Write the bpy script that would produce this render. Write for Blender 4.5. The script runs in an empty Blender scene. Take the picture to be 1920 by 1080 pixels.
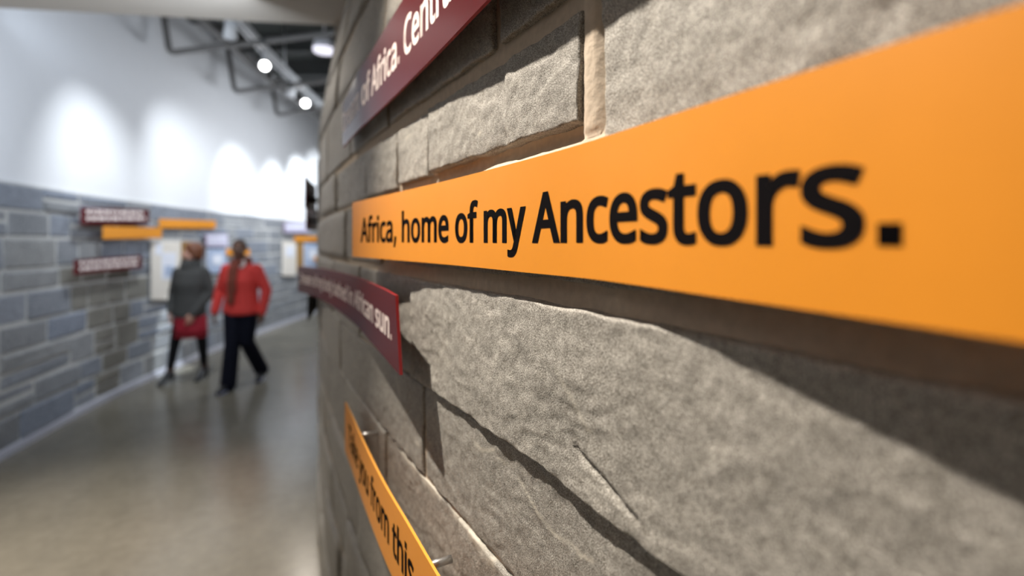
import bpy, bmesh, math, random
import numpy as np
from mathutils import Vector, Matrix

random.seed(7)
SC = bpy.context.scene
COL = SC.collection
CZ = 1.66          # eye height
F = 930.0          # focal length in pixels of a 1920 wide frame

# ------------------------------------------------------------------ camera, world, lights, exposure
cd = bpy.data.cameras.new('camera'); cam = bpy.data.objects.new('camera', cd); COL.objects.link(cam)
cam.location = (0, 0, CZ); cam.rotation_euler = (math.radians(90), 0, 0)
cd.sensor_width = 36; cd.lens = 36 * F / 1920; cd.shift_y = -85 / 1920
cd.clip_start = .02
cd.dof.use_dof = True; cd.dof.focus_distance = .61
cd.dof.aperture_fstop = (cd.lens / 1000) / .0095
SC.camera = cam
vs = SC.view_settings
vs.view_transform = 'Standard'; vs.look = 'None'; vs.gamma = 1; vs.use_curve_mapping = False; vs.exposure = 0.0
w = bpy.data.worlds.new('world'); SC.world = w; w.use_nodes = True
w.node_tree.nodes['Background'].inputs[0].default_value = (1.0, .95, .88, 1)
w.node_tree.nodes['Background'].inputs[1].default_value = .07

def spot(name, loc, target, watts, cone, blend=.6, color=(1, 1, 1), r=.04):
    l = bpy.data.lights.new(name, 'SPOT'); l.energy = watts; l.spot_size = math.radians(cone); l.spot_blend = blend
    l.color = color; l.shadow_soft_size = r
    o = bpy.data.objects.new(name, l); COL.objects.link(o); o.location = loc
    o.rotation_euler = (Vector(target) - Vector(loc)).to_track_quat('-Z', 'Y').to_euler()
    return o
WARM = (1.0, .90, .78)
COOL = (.86, .93, 1.0)
spot('near_wall_spot', (-.98, .80, 3.30), (.20, .29, 1.45), 385, 66, .8, WARM, .022)
spot('near_wall_spot', (-2.1, 1.7, 3.28), (-.72, 2.0, 1.65), 62, 50, .9, WARM, .07)  # warm fill added for the far stretch of the near wall, no fixture
spot('floor_spot', (-2.3, 1.4, 3.28), (-2.4, 2.0, 0), 850, 66, 1, WARM, .06)
TRACK_Z = 4.2
spot('pool_spot', (-3.15, 6.35, TRACK_Z - .2), (-4.40, 6.42, .22), 1300, 9, .3, (.80, .90, 1.0), .03)
for x, y in ((-3.4, 11.6), (-3.4, 13.4)):
    spot('wash_spot', (x, y, TRACK_Z - .16), (x - 1.2, y + .3, 2.7), 170, 90, 1, COOL, .05)
def area(name, loc, target, watts, sx, sy, color):
    l = bpy.data.lights.new(name, 'AREA'); l.shape = 'RECTANGLE'; l.size = sx; l.size_y = sy; l.energy = watts; l.color = color
    o = bpy.data.objects.new(name, l); COL.objects.link(o); o.location = loc
    o.rotation_euler = (Vector(target) - Vector(loc)).to_track_quat('-Z', 'Y').to_euler()
    return o
area('corridor_fill', (-2.0, 8.8, 3.3), (-4.6, 8.8, 1.2), 90, 3.4, .8, (.86, .92, 1.0))  # added fill for the far left wall, hidden behind the near one

area('gallery_fill', (-2.4, -1.2, 3.36), (-2.4, -1.2, 0), 20, 2.0, 2.6, (1, .93, .84))  # soft fill added out of view behind the camera, no real lamp

area('wall_fill', (-2.2, 3.0, 3.3), (-4.6, 5.2, 1.6), 75, 1.2, 1.6, (.74, .85, 1.0))  # cool fill added above the view to lift the left wall

# ------------------------------------------------------------------ helpers
def tag(o, label=None, cat=None, group=None, kind=None):
    if label: o['label'] = label
    if cat: o['category'] = cat
    if group: o['group'] = group
    if kind: o['kind'] = kind
    return o

def link(name, me, mat=None, parent=None):
    o = bpy.data.objects.new(name, me); COL.objects.link(o)
    if mat is not None and len(me.materials) == 0: me.materials.append(mat)
    if parent is not None: o.parent = parent
    return o

def empty(name, label, cat, loc=(0, 0, 0), group=None):
    o = bpy.data.objects.new(name, None); COL.objects.link(o); o.location = loc; o.empty_display_size = .1
    return tag(o, label, cat, group)

def np_mesh(name, verts, quads, smooth=True):
    me = bpy.data.meshes.new(name)
    verts = np.asarray(verts, np.float32); quads = np.asarray(quads, np.int32)
    me.vertices.add(len(verts)); me.vertices.foreach_set('co', verts.ravel())
    k = quads.shape[1]
    me.loops.add(quads.size); me.loops.foreach_set('vertex_index', quads.ravel())
    me.polygons.add(len(quads)); me.polygons.foreach_set('loop_start', np.arange(0, quads.size, k, dtype=np.int32))
    try: me.polygons.foreach_set('loop_total', np.full(len(quads), k, np.int32))
    except Exception: pass
    me.polygons.foreach_set('use_smooth', np.full(len(quads), smooth, bool))
    me.update(calc_edges=True); me.validate()
    return me

def grid_faces(ni, nj, off=0):
    i, j = np.meshgrid(np.arange(ni - 1), np.arange(nj - 1), indexing='ij')
    a = (i * nj + j).ravel() + off
    return np.stack([a, a + nj, a + nj + 1, a + 1], 1)

# value noise on numpy arrays
def _hash(ix, iy, seed):
    h = (ix.astype(np.int64) * 374761393 + iy.astype(np.int64) * 668265263 + seed * 974634777) & 0xffffffff
    h = ((h ^ (h >> 13)) * 1274126177) & 0xffffffff
    return ((h ^ (h >> 16)) & 0xffff) / 65535.0
def vnoise(x, y, seed=0):
    x = np.asarray(x, float); y = np.asarray(y, float)
    ix = np.floor(x); iy = np.floor(y); fx = x - ix; fy = y - iy
    fx = fx * fx * (3 - 2 * fx); fy = fy * fy * (3 - 2 * fy)
    a = _hash(ix, iy, seed); b = _hash(ix + 1, iy, seed); c = _hash(ix, iy + 1, seed); d = _hash(ix + 1, iy + 1, seed)
    return (a + (b - a) * fx) * (1 - fy) + (c + (d - c) * fx) * fy - .5
def fbm(x, y, seed=0, oct=4):
    r = 0; amp = 1.0
    for o in range(oct):
        r = r + amp * vnoise(np.asarray(x) * 2 ** o, np.asarray(y) * 2 ** o, seed + o * 17); amp *= .5
    return r

def catmull(P, n=24):
    P = np.array(P, float); Q = np.vstack([2 * P[0] - P[1], P, 2 * P[-1] - P[-2]]); out = []
    for i in range(1, len(Q) - 2):
        p0, p1, p2, p3 = Q[i - 1:i + 3]
        d1 = np.linalg.norm(p2 - p1)
        m1 = (p2 - p0) / (d1 + np.linalg.norm(p1 - p0)) * d1
        m2 = (p3 - p1) / (np.linalg.norm(p3 - p2) + d1) * d1
        for t in np.arange(n) / n:
            out.append((2*t**3 - 3*t*t + 1) * p1 + (t**3 - 2*t*t + t) * m1 + (-2*t**3 + 3*t*t) * p2 + (t**3 - t*t) * m2)
    out.append(P[-1]); return np.array(out)

class Plan:
    """a curve on the floor plan; s = arc length (0 where y = 0); side = which way the face looks"""
    def __init__(self, pts, side, zero_y=0.0, n=24):
        self.C = catmull(pts, n)
        self.S = np.r_[0, np.cumsum(np.linalg.norm(np.diff(self.C, axis=0), axis=1))]
        self.S = self.S - np.interp(zero_y, self.C[:, 1], self.S)
        T = np.gradient(self.C, self.S, axis=0); T /= np.linalg.norm(T, axis=1)[:, None]
        self.N = np.stack([-T[:, 1], T[:, 0]], 1) * side
    def at(self, s, z, d):
        s = np.asarray(s, float)
        x = np.interp(s, self.S, self.C[:, 0]); y = np.interp(s, self.S, self.C[:, 1])
        nx = np.interp(s, self.S, self.N[:, 0]); ny = np.interp(s, self.S, self.N[:, 1])
        return np.stack([x + nx * d, y + ny * d, np.asarray(z, float) + 0 * s], -1)
    def s_at_y(self, y): return float(np.interp(y, self.C[:, 1], self.S))
    def frame(self, s, z, d=0):
        p = self.at(s, z, d); q = self.at(s + .01, z, d)
        t = Vector(q - p).normalized(); n = Vector((float(np.interp(s, self.S, self.N[:, 0])), float(np.interp(s, self.S, self.N[:, 1])), 0)).normalized()
        return Vector(p), t, n

# ------------------------------------------------------------------ materials
def new_mat(name):
    m = bpy.data.materials.new(name); m.use_nodes = True
    nt = m.node_tree; b = nt.nodes['Principled BSDF']
    return m, nt, b
def N(nt, t, **kw):
    n = nt.nodes.new(t)
    for k, v in kw.items():
        if k in n.inputs: n.inputs[k].default_value = v
        else: setattr(n, k, v)
    return n
def simple(name, col, rough=.5, metal=0, grain=.04, scale=60, bump=0, spec=.5):
    m, nt, b = new_mat(name); L = nt.links
    tc = N(nt, 'ShaderNodeTexCoord'); nz = N(nt, 'ShaderNodeTexNoise', Scale=scale, Detail=4.0)
    L.new(tc.outputs['Object'], nz.inputs['Vector'])
    cr = N(nt, 'ShaderNodeValToRGB')
    cr.color_ramp.elements[0].color = (*[max(0, c * (1 - grain * 2)) for c in col], 1)
    cr.color_ramp.elements[1].color = (*[min(1, c * (1 + grain * 2)) for c in col], 1)
    L.new(nz.outputs['Fac'], cr.inputs['Fac']); L.new(cr.outputs['Color'], b.inputs['Base Color'])
    b.inputs['Roughness'].default_value = rough; b.inputs['Metallic'].default_value = metal
    b.inputs['Specular IOR Level'].default_value = spec
    if bump:
        bp = N(nt, 'ShaderNodeBump', Strength=bump, Distance=.002)
        L.new(nz.outputs['Fac'], bp.inputs['Height']); L.new(bp.outputs['Normal'], b.inputs['Normal'])
    return m
def emit(name, col, k):
    m, nt, b = new_mat(name)
    b.inputs['Emission Color'].default_value = (*col, 1); b.inputs['Emission Strength'].default_value = k
    b.inputs['Base Color'].default_value = (*col, 1)
    return m
def slate(name, lo, mid, hi, vary=.25, fine=320.0, bump=.5, vein=False, dist=.0015, tint=None):
    """split slate: mottled grey with fine sparkle grain; brightness varies stone by stone"""
    m, nt, b = new_mat(name); L = nt.links
    geo = N(nt, 'ShaderNodeNewGeometry')
    n1 = N(nt, 'ShaderNodeTexNoise', Scale=fine * .02, Detail=6.0, Roughness=.65)
    n2 = N(nt, 'ShaderNodeTexNoise', Scale=fine, Detail=1.5, Roughness=.8)
    n3 = N(nt, 'ShaderNodeTexNoise', Scale=fine * .12, Detail=8.0, Roughness=.72, Distortion=.15)
    for n in (n1, n2, n3): L.new(geo.outputs['Position'], n.inputs['Vector'])
    a = N(nt, 'ShaderNodeMath', operation='MULTIPLY_ADD'); a.inputs[1].default_value = .73
    L.new(n2.outputs['Fac'], a.inputs[0])
    m2 = N(nt, 'ShaderNodeMath', operation='MULTIPLY'); m2.inputs[1].default_value = .27
    L.new(n3.outputs['Fac'], m2.inputs[0]); L.new(m2.outputs[0], a.inputs[2])
    cr = N(nt, 'ShaderNodeValToRGB'); e = cr.color_ramp.elements
    e[0].position = .36; e[0].color = (*lo, 1); e[1].position = .66; e[1].color = (*hi, 1)
    x = e.new(.5); x.color = (*mid, 1)
    L.new(a.outputs[0], cr.inputs['Fac'])
    # broad tone and per stone value
    hsv = N(nt, 'ShaderNodeHueSaturation'); L.new(cr.outputs['Color'], hsv.inputs['Color'])
    oi = N(nt, 'ShaderNodeObjectInfo')
    mr = N(nt, 'ShaderNodeMapRange'); mr.inputs['To Min'].default_value = 1 - vary; mr.inputs['To Max'].default_value = 1 + vary
    L.new(oi.outputs['Random'], mr.inputs['Value'])
    mr2 = N(nt, 'ShaderNodeMapRange'); mr2.inputs['From Min'].default_value = .3; mr2.inputs['From Max'].default_value = .7
    mr2.inputs['To Min'].default_value = .9; mr2.inputs['To Max'].default_value = 1.1
    L.new(n1.outputs['Fac'], mr2.inputs['Value'])
    mm = N(nt, 'ShaderNodeMath', operation='MULTIPLY'); L.new(mr.outputs[0], mm.inputs[0]); L.new(mr2.outputs[0], mm.inputs[1])
    L.new(mm.outputs[0], hsv.inputs['Value'])
    out = hsv.outputs['Color']
    if tint:   # some stones lean to another hue
        mx = N(nt, 'ShaderNodeMix', data_type='RGBA', blend_type='MULTIPLY'); mx.inputs[0].default_value = 1
        wn = N(nt, 'ShaderNodeTexWhiteNoise', noise_dimensions='1D'); L.new(oi.outputs['Random'], wn.inputs['W'])
        c2 = N(nt, 'ShaderNodeValToRGB'); c2.color_ramp.elements[0].color = (*tint[0], 1); c2.color_ramp.elements[1].color = (*tint[1], 1)
        L.new(wn.outputs['Value'], c2.inputs['Fac']); L.new(out, mx.inputs[6]); L.new(c2.outputs['Color'], mx.inputs[7]); out = mx.outputs[2]
    if vein:
        at = N(nt, 'ShaderNodeAttribute', attribute_name='vein')
        mx = N(nt, 'ShaderNodeMix', data_type='RGBA'); mx.inputs[7].default_value = (.62, .58, .50, 1)
        L.new(at.outputs['Fac'], mx.inputs[0]); L.new(out, mx.inputs[6]); out = mx.outputs[2]
    L.new(out, b.inputs['Base Color'])
    b.inputs['Roughness'].default_value = .62; b.inputs['Specular IOR Level'].default_value = .45
    h = N(nt, 'ShaderNodeMath', operation='MULTIPLY_ADD'); h.inputs[1].default_value = .5
    L.new(n2.outputs['Fac'], h.inputs[0]); L.new(n3.outputs['Fac'], h.inputs[2])
    bp = N(nt, 'ShaderNodeBump', Strength=bump, Distance=dist)
    L.new(h.outputs[0], bp.inputs['Height']); L.new(bp.outputs['Normal'], b.inputs['Normal'])
    return m

M = {}
M['slate'] = slate('slate', (.115, .106, .090), (.312, .294, .262), (.66, .635, .59), .10, 700, .8, True, .0012)
M['slate_far'] = slate('slate_bluish', (.15, .157, .17), (.235, .245, .262), (.33, .34, .36), .14, 60, .4, False, .004, ((.90, .96, 1.08), (1.05, 1.01, .93)))
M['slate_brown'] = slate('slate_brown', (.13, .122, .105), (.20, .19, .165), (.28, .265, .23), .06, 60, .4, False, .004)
M['mortar'] = simple('mortar', (.55, .46, .36), .9, 0, .12, 90, .8)
M['mortar_far'] = simple('mortar_pale', (.50, .49, .47), .9, 0, .10, 20, .4)
M['plaster'] = simple('plaster_white', (.80, .80, .81), .75, 0, .01, 8, .05)
M['soffit'] = simple('soffit_beige', (.46, .405, .34), .8, 0, .02, 4, .05)
M['deck'] = simple('ceiling_deck_dark', (.055, .06, .056), .8, 0, .15, 3)
M['steel_dark'] = simple('beam_grey', (.07, .072, .068), .6, 0, .08, 10)
M['pipe'] = simple('pipe_grey', (.20, .19, .18), .5, .2, .05, 30)
M['track'] = simple('track_white', (.78, .79, .80), .4, 0, .02, 30)
M['black'] = simple('matt_black', (.015, .015, .016), .5, 0, .05, 80)
M['lamp'] = emit('lamp_glow', (1, .98, .94), 30)
M['dome'] = simple('dome_white', (.85, .84, .88), .4, 0, .01, 20)
M['orange'] = simple('sign_orange', (.83, .310, .024), .42, 0, .015, 35)
M['orange_edge'] = simple('sign_orange_edge', (.90, .40, .06), .35, 0, .02, 60)
M['maroon'] = simple('sign_maroon', (.095, .010, .013), .26, 0, .03, 50, spec=.42)
M['maroon_edge'] = simple('sign_maroon_edge', (.33, .02, .025), .3, 0, .03, 80)
M['ink'] = simple('ink_black', (.007, .006, .007), .8, 0, .03, 90, spec=.03)
M['print_pale'] = simple('print_pale', (.90, .78, .74), .5, 0, .02, 90)
M['steel'] = simple('standoff_steel', (.62, .62, .62), .3, .9, .03, 90)
M['baseboard'] = simple('baseboard_pale', (.50, .50, .56), .5, 0, .04, 20)
M['cream'] = simple('panel_cream', (.80, .74, .66), .5, 0, .03, 10)
M['paper'] = simple('panel_paper', (.82, .84, .92), .5, 0, .03, 14)
M['lilac'] = simple('panel_lilac', (.55, .50, .66), .5, 0, .05, 14)
M['pale_blue'] = simple('panel_blue', (.42, .50, .66), .5, 0, .08, 14)
M['wood'] = simple('panel_wood', (.36, .20, .06), .5, 0, .12, 18)
def concrete():
    m, nt, b = new_mat('polished_concrete'); L = nt.links
    geo = N(nt, 'ShaderNodeNewGeometry')
    n1 = N(nt, 'ShaderNodeTexNoise', Scale=.9, Detail=5.0, Roughness=.6); n2 = N(nt, 'ShaderNodeTexNoise', Scale=14.0, Detail=6.0, Roughness=.7)
    for n in (n1, n2): L.new(geo.outputs['Position'], n.inputs['Vector'])
    a = N(nt, 'ShaderNodeMath', operation='MULTIPLY_ADD'); a.inputs[1].default_value = .4
    L.new(n2.outputs['Fac'], a.inputs[0]); m2 = N(nt, 'ShaderNodeMath', operation='MULTIPLY'); m2.inputs[1].default_value = .6
    L.new(n1.outputs['Fac'], m2.inputs[0]); L.new(m2.outputs[0], a.inputs[2])
    cr = N(nt, 'ShaderNodeValToRGB'); e = cr.color_ramp.elements
    e[0].position = .35; e[0].color = (.125, .112, .085, 1); e[1].position = .65; e[1].color = (.215, .192, .148, 1)
    L.new(a.outputs[0], cr.inputs['Fac']); L.new(cr.outputs['Color'], b.inputs['Base Color'])
    mr = N(nt, 'ShaderNodeMapRange'); mr.inputs['To Min'].default_value = .16; mr.inputs['To Max'].default_value = .30
    L.new(n1.outputs['Fac'], mr.inputs['Value']); L.new(mr.outputs[0], b.inputs['Roughness'])
    b.inputs['Specular IOR Level'].default_value = .6
    return m
M['concrete'] = concrete()

# ------------------------------------------------------------------ the setting
RW = Plan([(1.55,-2),(1.02,-1.1),(.66,-.5),(.50,-.22),(.37,0),(.243,.212),(.19,.303),(.106,.46),(.052,.565),(-.08,.79),(-.26,1.1),(-.48,1.5),
           (-.735,2),(-.965,2.5),(-1.165,3),(-1.34,3.5),(-1.49,4),(-1.68,5),(-1.72,6),(-1.6,7),(-1.25,8)], 1)
LW = Plan([(-1.9,-2.2),(-2.75,.3),(-3.46,2.2),(-3.94,3.83),(-4.28,5.16),(-4.47,6.5),(-4.57,7.7),(-4.64,9.5),(-4.63,12),(-4.3,15),(-3.5,18),(-2.2,21)], -1)

def slab(name, plan_pts, z0, z1, mat, kind='structure'):
    bm = bmesh.new(); lo = [bm.verts.new((x, y, z0)) for x, y in plan_pts]; hi = [bm.verts.new((x, y, z1)) for x, y in plan_pts]
    n = len(lo); bm.faces.new(hi); bm.faces.new(lo[::-1])
    for i in range(n): bm.faces.new((lo[i], lo[(i+1) % n], hi[(i+1) % n], hi[i]))
    bmesh.ops.recalc_face_normals(bm, faces=bm.faces)
    me = bpy.data.meshes.new(name); bm.to_mesh(me); bm.free()
    return tag(link(name, me, mat), kind=kind)

slab('floor', [(-7, -4), (4, -4), (4, 24), (-7, 24)], -.1, 0, M['concrete'])
slab('ceiling', [(-7, 3.9), (4, 3.9), (4, 24), (-7, 24)], 5.0, 5.1, M['deck'])
slab('soffit', [(-6, -4), (4, -4), (4, 3.98), (-1.40, 3.98), (-4.4, 3.60), (-6, 3.4)], 3.40, 3.52, M['soffit'])['kind'] = 'structure'

def wall_strip(name, plan, s0, s1, z0, z1, d0, d1, mat, ds=.15):
    """a curved wall of real thickness between offsets d0 (back) and d1 (face)"""
    s = np.linspace(s0, s1, max(2, int((s1 - s0) / ds))); n = len(s)
    rings = [plan.at(s, z0, d1), plan.at(s, z1, d1), plan.at(s, z1, d0), plan.at(s, z0, d0)]
    V = np.concatenate(rings); Q = []
    for k in range(4):
        a = k * n; b = ((k + 1) % 4) * n
        i = np.arange(n - 1); Q.append(np.stack([a + i, b + i, b + i + 1, a + i + 1], 1))
    Q = np.concatenate(Q + [np.array([[0, n, 2*n, 3*n], [n-1, 4*n-1, 3*n-1, 2*n-1]])])
    me = np_mesh(name, V, Q, False)
    bm = bmesh.new(); bm.from_mesh(me); bmesh.ops.recalc_face_normals(bm, faces=bm.faces); bm.to_mesh(me); bm.free()
    return link(name, me, mat)

LS0, LS1 = float(LW.S[0]), float(LW.S[-1])
left_top = tag(wall_strip('wall_left', LW, LS0, LS1, 2.14, 5.0, -.25, -.03, M['plaster']), kind='structure')
left_core = tag(wall_strip('wall_left_stone', LW, LS0, LS1, 0, 2.14, -.25, -.001, M['mortar_far']), kind='structure')
tag(wall_strip('baseboard_left', LW, LS0, LS1, 0, .055, -.01, .035, M['baseboard']), kind='structure')
# end of the corridor behind the camera
slab('wall_back', [(-6, -4), (4, -4), (4, -3.9), (-6, -3.9)], 0, 3.4, M['plaster'])
slab('wall_far', [(-7, 23.9), (4, 23.9), (4, 24), (-7, 24)], 0, 5.0, M['plaster'])

# ---- stones of the left wall
BROWN_POLY = [(118,500),(262,500),(250,600),(228,655),(222,690),(212,742),(190,742),(186,700),(165,640),(148,620),(122,560)]  # outline inside which the stones take the browner slate
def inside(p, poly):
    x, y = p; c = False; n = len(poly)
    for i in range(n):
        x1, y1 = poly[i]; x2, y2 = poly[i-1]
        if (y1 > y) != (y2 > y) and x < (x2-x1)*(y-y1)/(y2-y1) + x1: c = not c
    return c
def px(p): return (960 + F * p[0] / p[1], 455 - F * (p[2] - CZ) / p[1])
def block(plan, s0, s1, z0, z1, d, rnd):
    """a small rough faced block: chamfered face, twelve to thirty triangles"""
    j = lambda a: rnd.uniform(-a, a)
    ch = .012
    S = [s0, s0 + ch, s1 - ch, s1]; Z = [z0, z0 + ch, z1 - ch, z1]
    V = []
    for i in range(4):
        for k in range(4):
            edge = i in (0, 3) or k in (0, 3)
            dd = d - .010 + j(.003) if edge else d + j(.006)
            V.append(plan.at(S[i] + j(.006), Z[k] + j(.006), dd))
    Q = list(grid_faces(4, 4)); ring = [0,1,2,3,7,11,15,14,13,12,8,4]; b = len(V)
    for r in ring:
        p = divmod(r, 4); V.append(plan.at(S[p[0]], Z[p[1]], -.03))
    for q in range(12): Q.append(np.array([ring[q], ring[(q+1) % 12], b + (q+1) % 12, b + q]))
    Q = np.array(Q)
    me = np_mesh('stone', np.array(V), Q, False)
    return me
rnd = random.Random(3)
zj = [.055, .30, .50, .78, 1.00, 1.26, 1.44, 1.70, 1.92, 2.14]
rest = []
for r in range(len(zj) - 1):
    s = LW.s_at_y(1.2) - rnd.uniform(0, .4)
    send = LW.s_at_y(19)
    while s < send:
        far = s > LW.s_at_y(9.2)
        uc = px(LW.at(s, 1.0, 0))[0]
        L = rnd.uniform(.30, .95) * (1.0 if not far else 1.3)
        if 95 < uc < 262 and zj[r] < 1.5: L = rnd.uniform(.26, .48)
        z0, z1 = zj[r], zj[r+1]
        subs = [(z0, z1)]
        if rnd.random() < .22 and z1 - z0 > .17: zm = (z0 + z1) / 2 + rnd.uniform(-.02, .02); subs = [(z0, zm), (zm, z1)]
        for a, b in subs:
            me = block(LW, s + .012, s + L - .012, a + .013, b - .013, rnd.uniform(.004, .016), rnd)
            if far: rest.append(me)
            else:
                c = LW.at(s + L / 2, (a + b) / 2, 0); q = px(c)
                link('stone', me, M['slate_brown'] if inside(q, BROWN_POLY) else M['slate_far'], left_core)
        s += L
bm = bmesh.new()
for me in rest: bm.from_mesh(me); bpy.data.meshes.remove(me)
me = bpy.data.meshes.new('stones'); bm.to_mesh(me); bm.free()
tag(link('distant_stones', me, M['slate_far'], left_core), kind='stuff')

# ------------------------------------------------------------------ the near stone wall
def batter(z): return -.20 * np.clip((np.asarray(z, float) - 2.15) / .9, 0, 2) ** 1.6
def relief(s, z, seed, amp=1.0):
    """split slate face: slow swell, thin terraces, small pits"""
    slow = .0034 * fbm(s * 3.1, z * 5.0, seed, 3)
    t = fbm(s * 5 + 3, z * 11, seed + 5, 4) * 3.2
    fl = np.floor(t); fr = t - fl
    terr = .0011 * (fl + np.clip((fr - .82) / .18, 0, 1))
    fine = .0016 * fbm(s * 60, z * 60, seed + 9, 3)
    return amp * (slow + terr + fine)
def seg_dist(s, z, pts):
    d = np.full(np.shape(s), 9.0)
    for (a, b), (c, e) in zip(pts[:-1], pts[1:]):
        vx, vz = c - a, e - b; t = np.clip(((s - a) * vx + (z - b) * vz) / (vx*vx + vz*vz), 0, 1)
        d = np.minimum(d, np.hypot(s - a - t * vx, z - b - t * vz))
    return d
def stone(s0, s1, z0, z1, dep=.004, res=.004, seed=0, amp=1.0, extra=None, edge=.004, vein=None, parent=None, clamp=None):
    ns = int(min(400, max(6, (s1 - s0) / res))) + 1; nz = int(min(120, max(5, (z1 - z0) / res))) + 1
    def axis(n, L):      # extra rows close to both edges keep the arris crisp
        a = np.linspace(0, 1, n)
        if res < .02: a = np.unique(np.concatenate([a, np.array([.0008, .0018, .0032]) / L, 1 - np.array([.0008, .0018, .0032]) / L]))
        return a
    ua, va = axis(ns, s1 - s0), axis(nz, z1 - z0); ns, nz = len(ua), len(va)
    u = ua[:, None] + np.zeros((1, nz)); v = va[None, :] + np.zeros((ns, 1))
    zz = z0 + v * (z1 - z0)
    e0 = edge * fbm(zz * 22, zz * 0 + 1.5, seed + 1, 4); e1 = edge * fbm(zz * 22, zz * 0 + 7.5, seed + 2, 4)
    s = (s0 + e0) * (1 - u) + (s1 + e1) * u
    f0 = edge * fbm(s * 22, s * 0 + 2.5, seed + 3, 4); f1 = edge * fbm(s * 22, s * 0 + 9.5, seed + 4, 4)
    z = (z0 + f0) * (1 - v) + (z1 + f1) * v
    L, H = s1 - s0, z1 - z0
    dist = np.minimum(np.minimum(u, 1 - u) * L, np.minimum(v, 1 - v) * H)
    chip = .5 + vnoise(s * 35, z * 35, seed + 8)
    d = dep + relief(s, z, seed, amp) - (.0012 + .0030 * chip) * np.exp(-dist / (.0006 + .0022 * chip ** 2))
    if extra is not None: d = d + extra(s, z)
    if clamp is not None: d = np.minimum(d, clamp)
    d = np.maximum(d, -.004)
    V = RW.at(s.ravel(), z.ravel(), (d + batter(z)).ravel())
    Q = grid_faces(ns, nz)
    idx = np.arange(ns * nz).reshape(ns, nz)
    ring = np.concatenate([idx[:, 0], idx[-1, 1:], idx[-2::-1, -1], idx[0, -2:0:-1]])
    R = RW.at(s.ravel()[ring], z.ravel()[ring], (-.035 + batter(z).ravel()[ring]))
    b = len(V); k = np.arange(len(ring)); k2 = (k + 1) % len(ring)
    Q2 = np.stack([ring[k2], ring[k], b + k, b + k2], 1)
    Q = Q[:, ::-1]
    me = np_mesh('stone', np.concatenate([V, R]), np.concatenate([Q, Q2[:, ::-1]]), True)
    bm = bmesh.new(); bm.from_mesh(me)
    n0 = RW.frame((s0+s1)/2, z0)[2]
    bm.normal_update()
    if sum(f.normal.dot(n0) for f in list(bm.faces)[:50]) < 0: bmesh.ops.reverse_faces(bm, faces=bm.faces)
    bm.to_mesh(me); bm.free()
    if vein is not None:
        a = me.attributes.new('vein', 'FLOAT', 'POINT')
        vv = np.zeros(len(V) + len(R)); vv[:len(V)] = vein(s, z).ravel()
        a.data.foreach_set('value', vv.astype(np.float32))
    return link('stone', me, M['slate'], parent)

# backing wall with the mortar face: one sheet with thickness, finer where it is near
RS0, RS1 = float(RW.S[0]), float(RW.S[-1])
def mortar_sheet():
    sg = np.concatenate([np.linspace(RS0, -.3, 20)[:-1], np.arange(-.3, 1.9, .006), np.linspace(1.9, RS1, 60)])
    zg = np.concatenate([np.linspace(0, 1.0, 8)[:-1], np.arange(1.0, 2.25, .006), np.linspace(2.25, 3.6, 16)])
    s, z = np.meshgrid(sg, zg, indexing='ij')
    d = -.0035 + .002 * fbm(s * 14, z * 14, 3, 3) + .0012 * fbm(s * 120, z * 120, 5, 3)
    # mortar left standing: the proud smear under the stone above the long sign, and the upright joint
    d = d + .012 * np.exp(-((z - 1.752 + .004 * fbm(s * 30, z * 0, 11, 3)) / .0165) ** 4) * (s > .55) * (s < .83) - .010 * np.exp(-((z - 1.780) / .014) ** 4) * (s > .595) * (s < 1.05)
    d = d + .0085 * np.exp(-((s - .580) / .0165) ** 6) * (z > 1.77) * (z < 1.93)
    V = RW.at(s.ravel(), z.ravel(), (d + batter(z)).ravel()); n = len(V)
    B = RW.at(s.ravel(), z.ravel(), (-.20 + batter(z)).ravel())
    ni, nj = s.shape; Q = grid_faces(ni, nj)[:, ::-1]
    idx = np.arange(n).reshape(ni, nj); ring = np.concatenate([idx[:, 0], idx[-1, 1:], idx[-2::-1, -1], idx[0, -2:0:-1]])
    k = np.arange(len(ring)); k2 = (k + 1) % len(ring)
    R = B[ring]
    me = np_mesh('wall_right', np.concatenate([V, R]), np.concatenate([Q, np.stack([ring[k2], ring[k], n + k, n + k2], 1)[:, ::-1]]), True)
    bm = bmesh.new(); bm.from_mesh(me); bm.normal_update()
    n0 = RW.frame(.5, 1.5)[2]
    if sum(f.normal.dot(n0) for f in list(bm.faces)[:200]) < 0: bmesh.ops.reverse_faces(bm, faces=bm.faces)
    bm.to_mesh(me); bm.free()
    return link('wall_right', me, M['mortar'])
right = tag(mortar_sheet(), kind='structure')

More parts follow.
